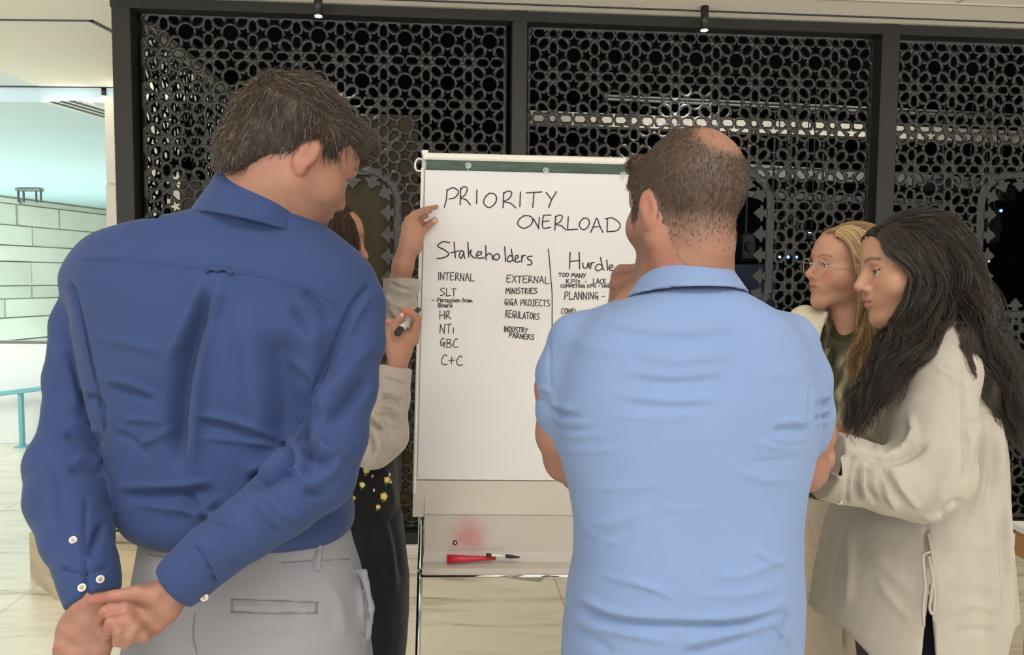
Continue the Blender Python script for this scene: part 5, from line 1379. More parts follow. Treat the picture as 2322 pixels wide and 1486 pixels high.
# fist at the chin
hb = lambda x, y, d, r: (x, y, d, r)
S.add(pchain([(1412, 715, 1.46, 30), (1418, 672, 1.455, 34), (1416, 640, 1.455, 33)], .01), .014)
S.add(pchain([(1440, 690, 1.45, 30), (1442, 640, 1.46, 28)], .01), .014)
for pts in ([(1403, 622, 1.45, 16), (1410, 617, 1.432, 17), (1448, 612, 1.405, 14.5), (1470, 618, 1.40, 13)], [(1398, 645, 1.44, 17), (1408, 648, 1.42, 17.5), (1444, 636, 1.392, 15), (1468, 636, 1.395, 13)],
            [(1402, 668, 1.44, 17), (1412, 672, 1.415, 17), (1444, 658, 1.392, 14.5), (1466, 655, 1.40, 12)], [(1410, 690, 1.44, 15), (1424, 694, 1.42, 15), (1450, 680, 1.40, 12.5), (1466, 674, 1.41, 11)], [(1444, 640, 1.46, 17), (1462, 612, 1.45, 14), (1475, 598, 1.44, 12)]):
    S.add(pchain(pts, .004), .006)
S.add(ell(C(1540, 1040, 1.46), (.05, .03, .04)), .02)
fB = face_cols(Lh, SKB, stub=((.12, .065, .042), .6))
def colB(V):
    c = fB(V); q = Lh.inv(V); px = pix(V)
    # nape flush
    w = np.exp(-((q[:, 2] + .10) / .04) ** 2) * (q[:, 1] < .02); c = c * (1 - .12 * w[:, None] * np.array([0., 1., 1.]))
    return np.clip(c, .003, 1)
VB, QB, oB = piece('body', S, [-.02, .86, -.62], [.62, 1.62, .36], .0028, skin_mat('skin_b'), pB, colors=colB, smooth=3)
# cropped hair with a thin crown
Hs = Shape().add(Lh(ell((0, -.014, .037), (.0755, .0965, .0885))), 0).add(Lh(ell((-.014, .074, .092), (.036, .026, .016))), .012)
def hairlineB(q):
    y, z = q[:, 1], q[:, 2]
    zl = np.interp(y, [-.13, -.06, -.035, -.02, -.004, .014, .026, .040, .06, .09, .13], [-.135, -.130, -.085, -.006, .028, .026, -.03, -.03, .045, .062, .06])
    return zl - z
SB = S
Hs.add(lambda Pn: np.maximum(SB.ev(Pn) - .0005, (np.abs(Lh.inv(Pn)[:, 0]) - .0765)), 0)
Hs.cut(Lh(hairlineB), .004)
HV, HQ = surfnet(Hs, Lh.c - .20, Lh.c + .20, .0035, 2)
crown = np.array((.028, -.048, .108))
def bald(q):
    d = np.sqrt(((q[:, 0] - .004) / .050) ** 2 + ((q[:, 1] + .082) / .055) ** 2 + ((q[:, 2] - .088) / .040) ** 2)
    return np.clip(1 - d, 0, 1)
def dirB(p):
    q = Lh.inv(p); r = q - np.array([.015, -.05, .13]); d = r / np.linalg.norm(r, axis=1)[:, None]
    d[:, 2] -= np.where(q[:, 2] < .07, .9, .1); d[:, 1] += np.where(q[:, 2] > .07, .5, .05); return d @ Lh.R.T
rg = np.random.default_rng(15)
def dens(p):
    q = Lh.inv(p); w = 1 - .93 * np.clip(bald(q) * 3.2, 0, 1) ** .7; return w * np.clip((q[:, 2] + .088) / .085, .0, 1) ** 1.3
pb = comb(HV, HQ, 15000, dirB, lambda p: np.clip(.0055 + .05 * (Lh.inv(p)[:, 2] + .03), .003, .0065) + .008 * (Lh.inv(p)[:, 1] > .06), 4, .24, .20, mask=dens, rng=rg)
def hb_col(V):
    q = Lh.inv(V); b = np.clip(bald(q) * 2.6, 0, 1)[:, None]; n_ = np.clip((-.016 - q[:, 2]) / .060, 0, 1)[:, None]
    sk = np.array((.24, .116, .081)); c = np.array((.060, .036, .024)) * (1 - b) + sk * b * .92
    return np.clip(c * (1 - n_ * .92) + sk * n_ * .92, .003, 1)
strands(pb, .0006, 'hair', M_hair, pB, base=(HV, HQ, hb_col(HV)), colors=tint(len(pb), (.058, .037, .026), .3, rg))
# polo shirt
T = Shape()
T.add(loft([(652, 1470, 1650, 1.205, .085), (672, 1425, 1690, 1.21, .10), (695, 1378, 1730, 1.21, .115), (720, 1325, 1768, 1.215, .125), (760, 1292, 1800, 1.22, .135), (820, 1270, 1820, 1.22, .14), (900, 1256, 1836, 1.22, .145), (960, 1254, 1838, 1.22, .145), (1010, 1262, 1832, 1.22, .142),
            (1060, 1276, 1822, 1.22, .14), (1110, 1290, 1810, 1.22, .138), (1180, 1302, 1800, 1.22, .14), (1260, 1302, 1800, 1.22, .145), (1330, 1288, 1804, 1.22, .148), (1400, 1280, 1802, 1.22, .148), (1490, 1272, 1796, 1.22, .145), (1560, 1276, 1790, 1.22, .14), (1600, 1285, 1780, 1.22, .125)], 2.7, .02), 0)
T.add(pchain([(1400, 745, 1.22, 60), (1312, 778, 1.22, 64), (1285, 850, 1.225, 65), (1284, 930, 1.23, 64), (1288, 962, 1.235, 62)], .02), .022)
T.add(pchain([(1700, 745, 1.22, 60), (1782, 782, 1.22, 66), (1812, 860, 1.225, 66), (1818, 940, 1.23, 65), (1818, 985, 1.235, 62)], .02), .022)
T.cut(lambda Pn: np.where((Pn[:, 0] < .069) & (pix(Pn)[:, 1] > 900), half(C(1258, 980, 1.23), (C(1270, 1040, 1.25) - C(1262, 960, 1.23)) * [1, 1, 1] + [-.006, 0, 0])(Pn), -1), .003)
T.cut(lambda Pn: np.where((Pn[:, 0] > .486) & (pix(Pn)[:, 1] > 930), half(C(1850, 1012, 1.23), C(1842, 1060, 1.25) - C(1856, 980, 1.23))(Pn), -1), .003)
FB_ = [([(1330, 720), (1450, 742), (1560, 748), (1680, 735)], 14, .003), ([(1360, 745), (1460, 765), (1600, 768), (1740, 748)], 12, -.0025), ([(1420, 800), (1540, 815), (1680, 800)], 11, .003), ([(1400, 840), (1520, 852), (1660, 840)], 10, .0035), ([(1410, 858), (1530, 870), (1650, 858)], 9, -.003),
      ([(1380, 892), (1500, 906), (1660, 902)], 8, .0032), ([(1400, 915), (1520, 926), (1640, 922)], 9, -.003), ([(1370, 940), (1490, 948), (1620, 934)], 8, .002), ([(1290, 780), (1360, 790), (1420, 800)], 16, .003), ([(1700, 870), (1760, 850), (1830, 850)], 18, .003),
      # armpit gathers
      ([(1244, 902), (1262, 922), (1310, 926)], 7, .006), ([(1250, 925), (1275, 940), (1325, 946)], 6, -.005), ([(1250, 945), (1280, 958), (1340, 958)], 6, .005), ([(1252, 965), (1300, 976), (1370, 968)], 6, -.003), ([(1258, 985), (1310, 990), (1380, 984)], 6, .003), ([(1264, 1020), (1330, 1024), (1420, 1020)], 6, .0028),
      ([(1244, 740), (1246, 830), (1248, 900)], 4, -.003), ([(1840, 860), (1836, 920), (1834, 960)], 4, -.003), ([(1840, 962), (1800, 955), (1750, 962)], 7, .006), ([(1836, 978), (1790, 972), (1740, 980)], 6, -.005), ([(1832, 990), (1790, 1000), (1730, 990)], 6, .004), ([(1826, 1018), (1770, 1016), (1700, 1000)], 7, .003), ([(1820, 1040), (1760, 1046), (1690, 1050)], 6, -.0025),
      ([(1886, 900), (1870, 898), (1845, 905)], 6, .008), ([(1884, 930), (1866, 932), (1846, 944)], 6, .008), ([(1884, 956), (1862, 958), (1848, 966)], 6, .007), ([(1884, 915), (1866, 915), (1848, 922)], 6, -.006), ([(1884, 944), (1862, 944), (1848, 954)], 6, -.006), ([(1215, 880), (1240, 884), (1255, 895)], 6, .005), ([(1216, 905), (1240, 912), (1252, 920)], 6, -.004),
      # back and waist
      ([(1300, 1100), (1400, 1108), (1520, 1096)], 7, .002), ([(1480, 1150), (1560, 1156), (1640, 1140)], 7, .002), ([(1650, 1060), (1740, 1090), (1800, 1080)], 8, .003), ([(1310, 1190), (1400, 1180), (1480, 1150)], 10, .003), ([(1320, 1225), (1390, 1215), (1440, 1190)], 9, -.003), ([(1310, 1150), (1340, 1210), (1420, 1240)], 8, .003),
      ([(1350, 1300), (1430, 1322), (1520, 1345)], 6, .004), ([(1400, 1300), (1480, 1335), (1540, 1362)], 6, .0035), ([(1620, 1310), (1700, 1300), (1780, 1262)], 8, .004), ([(1560, 1345), (1680, 1350), (1790, 1320)], 7, .003), ([(1700, 1240), (1750, 1270), (1790, 1280)], 8, .005),
      ([(1290, 1345), (1330, 1362), (1400, 1392), (1500, 1402), (1640, 1404), (1750, 1380), (1800, 1350)], 9, .008), ([(1285, 1362), (1340, 1392), (1420, 1412), (1540, 1418), (1680, 1416), (1780, 1384)], 10, -.010), ([(1282, 1390), (1340, 1420), (1440, 1440), (1540, 1460)], 10, .006), ([(1530, 1470), (1600, 1450), (1700, 1425), (1780, 1400)], 11, .006), ([(1540, 1486), (1620, 1468), (1720, 1440)], 10, -.006), ([(1290, 1420), (1340, 1450), (1400, 1486)], 11, -.005),
      ([(1742, 1400), (1770, 1430), (1790, 1470)], 7, .005), ([(1775, 1380), (1786, 1410), (1770, 1440), (1792, 1470)], 5, -.006)]
VP, QP, oP = piece('polo_shirt', T, [-.0 + .03, .98, -.76], [.62, 1.42, .14], .0042, M_polo, pB, folds=[(f[0], f[1], f[2] * .6, *f[3:]) for f in FB_], rip=[(.0008, 6, 31, (1, 1, 1.5)), (.0004, 20, 33, (1, 1, 2))], smooth=2)
Rn = frame(-6, 8, 0)
collar('collar', None, C(1556, 675, 1.195), 0, .065, .071, .093, .096, Rn, .047, .0032, M_polo, pB, folds=[([(1432, 655), (1500, 652), (1600, 655), (1680, 668)], 3, -.0015)])
# trousers below the frame
R_ = Shape().add(loft([(1500, 1295, 1772, 1.22, .118), (1600, 1290, 1778, 1.22, .13), (1700, 1300, 1770, 1.22, .12)], 2.4, .01), 0)
hL, hR = C(1420, 1660, 1.22), C(1650, 1660, 1.22)
for h_ in (hL, hR): R_.add(chain([(h_, .09), (kn(h_, .5), .072), (kn(h_, .06), .062)], .02), .03)
piece('trousers', R_, [.02, 1.0, -1.66], [.52, 1.42, -.52], .008, mat('navy_trousers', (.03, .035, .06), .8, noise=(8, .05)), pB, rip=[(.0012, 6, 22)])
for h_ in (hL, hR): shoe('shoe', kn(h_, .06), (-.1, 1, 0), M_shoe, pB)
# ================================================================ woman at the chart: dark bob, grey cardigan, flowered top
M_knit = mat('grey_knit', (.36, .315, .285), .95, spec=.1, sheen=.4, noise=(30, .10), bump=(160, .35, (1, 1, 1)))
M_rib = mat('ribbed_knit', (.46, .41, .38), .95, spec=.1, sheen=.4, noise=(60, .06), bump=(150, .3))
M_navy = mat('black_cloth', (.010, .011, .018), .85, spec=.12, sheen=.1, noise=(6, .2), bump=(300, .1))
pC = person(800, 2.12, 'dark-haired person in a grey cardigan writing at the flip chart, marker in hand')
Lh = Local(C(742, 556, 2.12), frame(84, 6, 0), .98)
SKC = (.38, .195, .135)
S = Shape(); head(S, Lh, jaw=.046, nose=1.05, ears=())
S.add(rc(Lh.to((0, -.012, -.055)), C(735, 680, 2.13), .048, .052), .03)
S.add(ell(C(760, 850, 2.13), (.09, .15, .17)), .05).add(ell(C(790, 1150, 2.13), (.085, .13, .2)), .05)
S.add(pchain([(750, 740, 2.13, 34), (775, 760, 2.26, 34), (830, 790, 2.28, 30), (880, 760, 2.27, 28), (905, 650, 2.24, 25), (914, 600, 2.225, 22), (925, 562, 2.215, 20)], .02), .02)
S.add(pchain([(750, 750, 2.13, 34), (765, 780, 2.0, 36), (810, 920, 1.98, 34), (850, 1010, 1.98, 32), (868, 980, 1.985, 30), (890, 880, 2.0, 26), (900, 830, 2.0, 22)], .02), .02)
# raised hand: thumb and forefinger spread on the paper
def bd(px, py, up): # depth of the paper at this pixel minus clearance
    q = on_plane(px, py, B(0, 0, .006), en); return float(w2c(q)[1]) - up
d0 = bd(960, 520, 0)
S.add(pchain([(922, 575, 2.22, 20), (930, 545, 2.22, 22), (934, 520, 2.225, 23)], .01), .012).add(pchain([(940, 560, 2.215, 18), (945, 530, 2.22, 19)], .01), .012)
S.add(pchain([(930, 505, 2.225, 15), (940, 488, 2.235, 10), (962, 477, d0 - .03, 7.5), (990, 469, d0 - .010, 5)], .004), .006)
S.add(pchain([(930, 500, 2.25, 13), (945, 486, 2.28, 8.5), (962, 480, 2.30, 7.5), (975, 478, 2.335, 6)], .004), .006)
S.add(pchain([(924, 508, 2.25, 12), (936, 496, 2.29, 8.5), (952, 492, 2.31, 7.5), (966, 490, 2.335, 6)], .004), .006)
S.add(pchain([(920, 518, 2.25, 11), (930, 508, 2.28, 8), (944, 505, 2.30, 7), (956, 502, 2.335, 5.5)], .004), .006)
S.add(pchain([(942, 545, 2.22, 14), (955, 526, d0 - .06, 11), (970, 512, d0 - .03, 9), (986, 500, d0 - .012, 7)], .004), .008)
# writing hand: back of the hand to the viewer
S.add(pchain([(902, 830, 2.0, 20), (908, 800, 2.0, 24), (918, 768, 2.0, 26)], .01), .012).add(pchain([(895, 800, 2.0, 20), (892, 765, 2.0, 20)], .01), .012)
S.add(pchain([(935, 770, 1.995, 16), (942, 742, 1.985, 11), (948, 722, 1.97, 9), (930, 708, 1.95, 8), (916, 704, 1.945, 6.5)], .004), .006)
S.add(pchain([(900, 762, 1.98, 13), (898, 742, 1.965, 11), (906, 724, 1.955, 9), (912, 717, 1.95, 7)], .004), .006)
S.add(pchain([(890, 750, 2.0, 12), (893, 734, 2.005, 9), (884, 730, 2.01, 7.5), (874, 732, 2.01, 6.5)], .004), .006)
S.add(pchain([(886, 765, 2.0, 11), (878, 756, 2.01, 8), (866, 758, 2.015, 7)], .004), .006)
S.add(pchain([(886, 780, 2.0, 11), (878, 770, 2.01, 7.5), (866, 770, 2.015, 6.5)], .004), .006)
fC = face_cols(Lh, SKC)
def colC(V):
    c = fC(V); q = pix(V)
    nail = (np.hypot(q[:, 0] - 986, q[:, 1] - 500) < 5.5) | (np.hypot(q[:, 0] - 912, q[:, 1] - 714) < 4.5); c[nail] = (.62, .38, .34)
    tip = (np.hypot(q[:, 0] - 920, q[:, 1] - 705) < 14) | (np.hypot(q[:, 0] - 872, q[:, 1] - 732) < 10); c[tip & ~nail] *= [1.1, .8, .78]
    return np.clip(c, .003, 1)
VC, QC, oC = piece('body', S, [-.62, 1.86, -.62], [-.18, 2.42, .42], .0030, skin_mat('skin_c'), pC, colors=colC, smooth=2)
# bob
Hs = Shape().add(Lh(ell((0, -.018, .040), (.085, .104, .094))), 0).add(Lh(ell((0, -.045, -.055), (.088, .072, .09))), .03).add(Lh(ell((.045, .010, -.02), (.045, .058, .085))), .03)
Hs.sub(Lh(ell((0, .125, -.03), (.085, .062, .10))), .01)
HV, HQ = surfnet(Hs, Lh.c - .24, Lh.c + .24, .005, 3)
rg = np.random.default_rng(25)
pc = comb(HV, HQ, 5000, lambda p: (lambda q: (np.stack([q[:, 0] * .6, (q[:, 1]) * .3 + .1, np.where(q[:, 2] > .1, -.2, -1.0)], -1)))(Lh.inv(p)) @ Lh.R.T, .07, 10, .02, .04, rng=rg, stick=(Hs, Lh.c, .003))
lkC = locks([[(754, 470, 2.10), (789, 484, 2.06), (803, 520, 2.048), (808, 560, 2.042), (803, 610, 2.038), (790, 680, 2.03)], [(746, 469, 2.10), (774, 484, 2.05), (787, 530, 2.035), (790, 590, 2.03), (780, 680, 2.03)],
             [(736, 468, 2.10), (754, 486, 2.045), (763, 540, 2.03), (764, 600, 2.025), (760, 680, 2.03)], [(722, 470, 2.10), (728, 490, 2.05), (732, 550, 2.03), (732, 620, 2.025), (730, 680, 2.03)]], 2200, 10, .004, .0015, 1.5, rg)
pc = np.concatenate([pc, lkC])
strands(pc, .0011, 'hair', M_hair, pC, base=(HV, HQ, np.array((.022, .009, .006))), colors=tint(len(pc), (.035, .014, .009), .35, rg, (.075, .03, .018), .1))
# flowered top
T = Shape().add(loft([(700, 700, 800, 2.13, .10), (760, 690, 830, 2.13, .16), (900, 690, 850, 2.13, .16), (1000, 720, 888, 2.13, .15), (1060, 740, 898, 2.13, .15), (1140, 742, 903, 2.13, .155), (1168, 742, 906, 2.13, .16)], 2.3, .01), 0)
M_flor = mat('flowered_cloth', (.008, .008, .009), .85, spec=.15, sheen=.1, noise=(6, .2), attr='col')
FLW = [(831, 1066, 9, 0), (878, 1088, 8, 0), (871, 1126, 9, 0), (858, 1150, 6, 0), (845, 1080, 4.5, 1), (884, 1076, 4.5, 1), (886, 1094, 4, 1), (848, 1112, 4, 1), (840, 1050, 4, 0), (822, 1100, 7, 0), (800, 1130, 6, 0)]
def colT(V):
    q = pix(V); c = np.tile((.008, .008, .010), (len(V), 1)).astype(float)
    for x, y, r, k in FLW:
        dx, dy = q[:, 0] - x, q[:, 1] - y; th = np.arctan2(dy, dx); d = np.hypot(dx * (1.6 if k else 1), dy) / (r * (.86 + (.09 * np.cos(5 * th) if not k else 0)))
        f_ = (V[:, 1] < 2.13)
        c[(d < 1) & f_] = (.62, .50, .16) if not k else (.62, .60, .48)
        if not k:
            c[(d < .45) & f_] = (.72, .62, .32)
            lf = (np.hypot((dx + 2) / 1.0, (dy - r * 1.25)) < r * .38) & f_; c[lf] = (.10, .13, .04)
    return c
VF, QF, oF = piece('top', T, [-.62, 1.93, -.56], [-.25, 2.33, .06], .0034, M_flor, pC, folds=[([(860, 1050), (885, 1100), (895, 1160)], 8, .004), ([(820, 1090), (830, 1130), (826, 1164)], 8, -.004), ([(742, 1160), (830, 1166), (903, 1158)], 3, -.002)], rip=[(.0012, 7, 41)], colors=colT)
# cardigan: body, two sleeves with turned-up cuffs
K = Shape()
K.add(loft([(690, 700, 790, 2.13, .12), (740, 680, 825, 2.13, .19), (850, 676, 836, 2.13, .19), (1000, 690, 828, 2.12, .18), (1120, 690, 828, 2.12, .185), (1250, 690, 832, 2.12, .19), (1400, 690, 832, 2.12, .19), (1440, 700, 826, 2.12, .18)], 2.4, .01), 0)
K.add(pchain([(780, 745, 2.27, 44), (835, 765, 2.28, 46), (878, 745, 2.265, 46), (902, 690, 2.25, 40), (910, 640, 2.235, 35), (912, 622, 2.232, 33)], .02), .02)
K.add(pchain([(912, 646, 2.235, 42), (910, 628, 2.232, 42)], .005), .004)
K.add(pchain([(765, 790, 2.0, 48), (800, 900, 1.97, 52), (846, 1010, 1.965, 50), (872, 985, 1.975, 52), (890, 900, 1.99, 37), (893, 862, 1.995, 33)], .02), .02)
K.add(pchain([(891, 868, 1.995, 40), (895, 842, 1.998, 39)], .005), .004)
K.cut(lambda Pn: np.where((pix(Pn)[:, 1] < 660) & (pix(Pn)[:, 0] > 850), half(C(914, 616, 2.23), C(922, 590, 2.22) - C(911, 640, 2.235))(Pn), -1), .003)
K.cut(lambda Pn: np.where((pix(Pn)[:, 1] < 870) & (pix(Pn)[:, 0] > 845) & (Pn[:, 1] < 2.10), half(C(897, 832, 2.0), C(901, 805, 2.0) - C(894, 850, 1.998))(Pn), -1), .003)
FK = [([(880, 640), (905, 652), (940, 660)], 4, -.004), ([(878, 690), (900, 720), (905, 750)], 7, .004), ([(872, 665), (890, 690), (930, 700)], 7, .003), ([(880, 720), (905, 735), (935, 730)], 7, -.003), ([(866, 858), (890, 864), (926, 876)], 4, -.004), ([(864, 892), (885, 890), (915, 905)], 5, .005), ([(862, 908), (885, 906), (915, 922)], 5, -.005), ([(858, 926), (880, 922), (912, 942)], 5, .005), ([(856, 944), (880, 940), (908, 960)], 5, -.005),
      ([(852, 958), (874, 956), (900, 976)], 5, .005), ([(850, 974), (868, 976), (888, 1000)], 5, -.005), ([(838, 930), (862, 960), (880, 1000)], 6, .005), ([(830, 960), (856, 985), (866, 1030)], 6, .006), ([(826, 980), (846, 1000), (850, 1040)], 5, -.006), ([(835, 940), (845, 960), (870, 975)], 5, -.006)]
def ribs(V, Q):
    N = normals(V, Q); q = pix(V); m = (q[:, 1] > 1040) & (N[:, 1] < .2); V += N * (np.where(m, .0022 * np.abs(np.sin(q[:, 0] * .36)) * np.clip((q[:, 1] - 1040) / 30, 0, 1), 0))[:, None]
VK, QK, oK = piece('cardigan', K, [-.70, 1.86, -.92], [-.20, 2.38, .12], .0036, M_knit, pC, folds=[(f[0], f[1], f[2] * 1.5) for f in FK], rip=[(.001, 8, 51)], post=ribs)
# trousers
R_ = Shape().add(loft([(1158, 742, 908, 2.13, .155), (1220, 742, 914, 2.13, .17), (1320, 744, 926, 2.13, .175), (1400, 748, 926, 2.13, .165), (1490, 752, 918, 2.13, .15), (1600, 760, 900, 2.13, .13)], 2.3, .01), 0)
h1, h2 = C(835, 1560, 2.06), C(838, 1560, 2.21)
for h_ in (h1, h2): R_.add(chain([(h_, .085), (kn(h_, .4), .085), (kn(h_, .07), .08)], .02), .03)
piece('trousers', R_, [-.62, 1.9, -1.66], [-.2, 2.42, -.48], .007, M_navy, pC, folds=[([(880, 1166), (900, 1240), (915, 1330)], 8, -.008), ([(870, 1170), (885, 1260), (895, 1360)], 9, .006), ([(850, 1180), (855, 1280), (860, 1400)], 10, -.004), ([(860, 1360), (890, 1390), (920, 1400)], 9, .004)], rip=[(.002, 5, 52)])
for h_ in (h1, h2): shoe('shoe', kn(h_, .06), (1, .1, 0), M_blk, pC)
# the marker she holds
mA, mB_ = C(900, 757, 1.925), C(944, 708, 2.02)
a, b = c2w(mA), c2w(mB_); dv = (b - a) / np.linalg.norm(b - a)
mk = empty('marker_pen', a, 'black-capped grey marker pen in the hand of the cardigan wearer', 'marker')
M_cap = mat('marker_cap', (.012, .010, .012), .35, noise=(8, .1)); M_bar = mat('marker_barrel', (.42, .42, .40), .35, noise=(30, .25, (1, 1, 1)))
MB().tube([a, a + dv * .002, a + dv * .024], [.0085, .0098, .0092], 20).build('end_cap', M_cap, mk, True)
MB().tube([a - dv * .0005, a + dv * .001], [.0062, .0062], 18).build('end_recess', M_blk, mk)
MB().tube([a + dv * .024, a + dv * .10], [.0088, .0088], 20).build('barrel', M_bar, mk, True)
MB().tube([a + dv * .10, a + dv * .132], [.0080, .0072], 18).build('cap', M_cap, mk, True)
# ================================================================ blonde woman in the cream jacket
M_cream_j = mat('cream_linen', (.74, .69, .57), .9, spec=.12, sheen=.2, noise=(25, .05), bump=(300, .2, (1, 1, 1)))
M_pant = mat('cream_trousers', (.55, .47, .38), .9, spec=.12, sheen=.15, noise=(12, .05), bump=(320, .15))
M_olive = mat('olive_satin', (.06, .06, .03), .55, spec=.35, attr='col', bump=(200, .08))
M_gold = mat('gold', (.7, .45, .2), .2, 1.0, noise=(5, .05)); M_lens = mat('clear_lens', (1, 1, 1), .02, trans=1.0, alpha=.10)
M_frame = mat('clear_frame', (.55, .50, .46), .15, spec=.6, noise=(8, .05))
pD = person(1905, 2.05, 'blonde person with clear eyeglasses, cream jacket and olive blouse')
Lh = Local(C(1921, 611, 2.05), frame(-99, -3, -8), .97)
SKD = (.55, .295, .21)
S = Shape(); head(S, Lh, jaw=.043, nose=1.2, cheek=1.1, brow=.85, ears=(1, -1), chin=1.0)
S.add(rc(Lh.to((0, -.016, -.055)), C(1925, 745, 2.06), .047, .050), .03)
S.add(ell(C(1905, 790, 2.08), (.13, .07, .045)), .04).add(ell(C(1900, 960, 2.09), (.12, .075, .20)), .06).add(ell(C(1895, 1200, 2.09), (.12, .08, .16)), .05)
for q in ([(1915, 770, 2.08, 30), (1800, 760, 2.12, 30), (1782, 860, 2.12, 28), (1785, 1010, 2.08, 26), (1850, 1040, 1.98, 22)], [(1915, 770, 2.08, 30), (2010, 790, 2.02, 30), (2030, 900, 2.0, 28), (2010, 1030, 1.98, 26), (1920, 1050, 1.92, 20), (1880, 1050, 1.92, 18)]):
    S.add(pchain(q, .02), .02)
fD = face_cols(Lh, SKD, lips=(.45, .13, .13), browc=(.22, .11, .06), iris=(.08, .09, .08), blush=1.3)
def colD(V):
    return fD(V)
VD, QD, oD = piece('body', S, [.62, 1.80, -.72], [1.18, 2.30, .36], .0028, skin_mat('skin_d', .42), pD, colors=colD, smooth=2)
# eyeglasses
gl = bpy.data.objects.new('eyeglasses', None); COL.objects.link(gl); gl.parent = pD
def head_pt(x, y, z): return c2w(Lh.to((x, y, z)))
for x in (-1, 1):
    ring = [head_pt(x * (.034 + .0235 * math.cos(t)), .106 - .006 * abs(math.cos(t) * 1 if math.cos(t) > 0 else 0) , .002 + .0195 * math.sin(t)) for t in np.linspace(0, 2 * math.pi, 28)]
    MB().tube(ring, .0010, 7, False).build('rim', M_frame, gl, True)
    MB().tube(catmull([head_pt(x * .0575, .100, .008), head_pt(x * .072, .092, .009), head_pt(x * .079, .04, .006), head_pt(x * .081, -.004, .002), head_pt(x * .080, -.02, -.012)]), .0011, 7).build('temple_arm', M_gold if False else M_frame, gl, True)
    c_ = head_pt(x * .034, .1045, .002); mb = MB()
    fan = [head_pt(x * (.034 + .0225 * math.cos(t)), .1045, .002 + .0185 * math.sin(t)) for t in np.linspace(0, 2 * math.pi, 24, endpoint=False)]
    mb.prism(fan if x > 0 else fan[::-1], (head_pt(0, .1055, 0) - head_pt(0, .1045, 0))); mb.build('lens', M_lens, gl)
MB().tube(catmull([head_pt(-.0115, .108, .007), head_pt(0, .113, .010), head_pt(.0115, .108, .007)]), .0012, 7).build('bridge', M_frame, gl, True)
e0 = Lh.to((-.082, -.004, -.036)); MB().tube([c2w(e0 + .0055 * np.array([math.cos(t), .3 * math.cos(t), math.sin(t)]) - [0, .004, .006]) for t in np.linspace(0, 2 * math.pi, 18)], .0012, 7, False).build('earring', M_gold, pD, True)
# blouse with pale tie-dye streaks
T = Shape().add(loft([(735, 1872, 1958, 2.06, .055), (770, 1835, 1985, 2.07, .085), (830, 1815, 2000, 2.08, .105), (950, 1815, 1990, 2.08, .11), (1050, 1815, 1985, 2.08, .11), (1130, 1812, 1985, 2.08, .115), (1150, 1812, 1985, 2.08, .11)], 2.2, .01), 0)
T.sub(lambda Pn: rc(Lh.to((0, -.03, -.06)), C(1912, 742, 1.99), .050, .036)(Pn), .006).sub(rc(C(1910, 720, 1.955), C(1896, 790, 1.965), .046, .010), .006)
def colO(V):
    q = pix(V); c = np.tile((.058, .058, .028), (len(V), 1)).astype(float); c *= (1 + .22 * np.sin(q[:, 0:1] * .11 + 2 * np.sin(q[:, 1:2] * .03)))
    for (x, y, sx, sy, a) in ((1918, 835, 11, 26, .9), (1908, 900, 9, 40, .85), (1906, 950, 12, 34, .9), (1880, 730, 5, 22, .8), (1872, 800, 5, 26, .5), (1902, 1000, 8, 14, .6), (1855, 1090, 10, 20, .3), (1934, 880, 6, 20, .4)):
        dx = q[:, 0] - x - 5 * np.sin(q[:, 1] * .09); w = np.exp(-(dx / sx) ** 2 - ((q[:, 1] - y) / sy) ** 2) * a; c = c * (1 - w[:, None]) + np.array((.55, .50, .36)) * w[:, None]
    return np.clip(c, .004, 1)
FO = [([(1872, 735), (1880, 790), (1868, 840)], 6, .004), ([(1900, 780), (1892, 840), (1872, 890)], 7, -.004), ([(1930, 760), (1920, 810), (1890, 850)], 6, .005), ([(1925, 800), (1910, 860), (1885, 900)], 7, -.004), ([(1890, 900), (1900, 980), (1890, 1060)], 9, .004), ([(1915, 900), (1920, 980), (1910, 1080)], 9, -.004), ([(1870, 1060), (1860, 1100), (1850, 1140)], 7, .004)]
piece('blouse', T, [.60, 1.88, -.56], [1.12, 2.26, .06], .0034, M_olive, pD, folds=FO, rip=[(.0014, 8, 61)], colors=colO)
tube_c(catmull([surf(VD, 1885, 728) - [0, .006, 0], C(1880, 752, 1.965), C(1876, 790, 1.963)], 5), .004, 'neck_tie', M_olive if False else mat('olive_cord', (.05, .05, .025), .6, noise=(9, .1)), pD, 8)
# jacket open over the blouse
J = Shape()
J.add(loft([(690, 1880, 1965, 2.11, .05), (712, 1838, 1995, 2.10, .085), (745, 1800, 2022, 2.09, .11), (800, 1792, 2034, 2.09, .118), (950, 1800, 2020, 2.09, .122), (1100, 1800, 2010, 2.09, .126), (1160, 1800, 2010, 2.09, .126)], 2.3, .012), 0)
J.add(pchain([(1826, 730, 2.11, 38), (1796, 775, 2.12, 40), (1782, 880, 2.12, 40), (1784, 1000, 2.09, 36), (1850, 1035, 2.0, 28)], .02), .02)
J.add(pchain([(1995, 760, 2.05, 40), (2022, 800, 2.03, 42), (2038, 900, 2.01, 40), (2018, 1020, 1.99, 36), (1940, 1045, 1.94, 28)], .02), .02)
def opening(Pn):
    q = pix(Pn); y = q[:, 1]
    xl = np.interp(y, [680, 705, 745, 790, 860, 1000, 1160], [1886, 1876, 1862, 1852, 1840, 1830, 1822]); xr = np.interp(y, [680, 720, 760, 850, 930, 1000, 1160], [1962, 1958, 1944, 1936, 1937, 1930, 1925])
    d2 = np.maximum(xl - q[:, 0], q[:, 0] - xr) / FPX * 2.0
    return np.maximum(d2, Pn[:, 1] - 2.075)
J.sub(opening, .005)
J.sub(lambda Pn: rc(Lh.to((0, -.03, -.02)), C(1918, 735, 2.05), .058, .052)(Pn), .008)
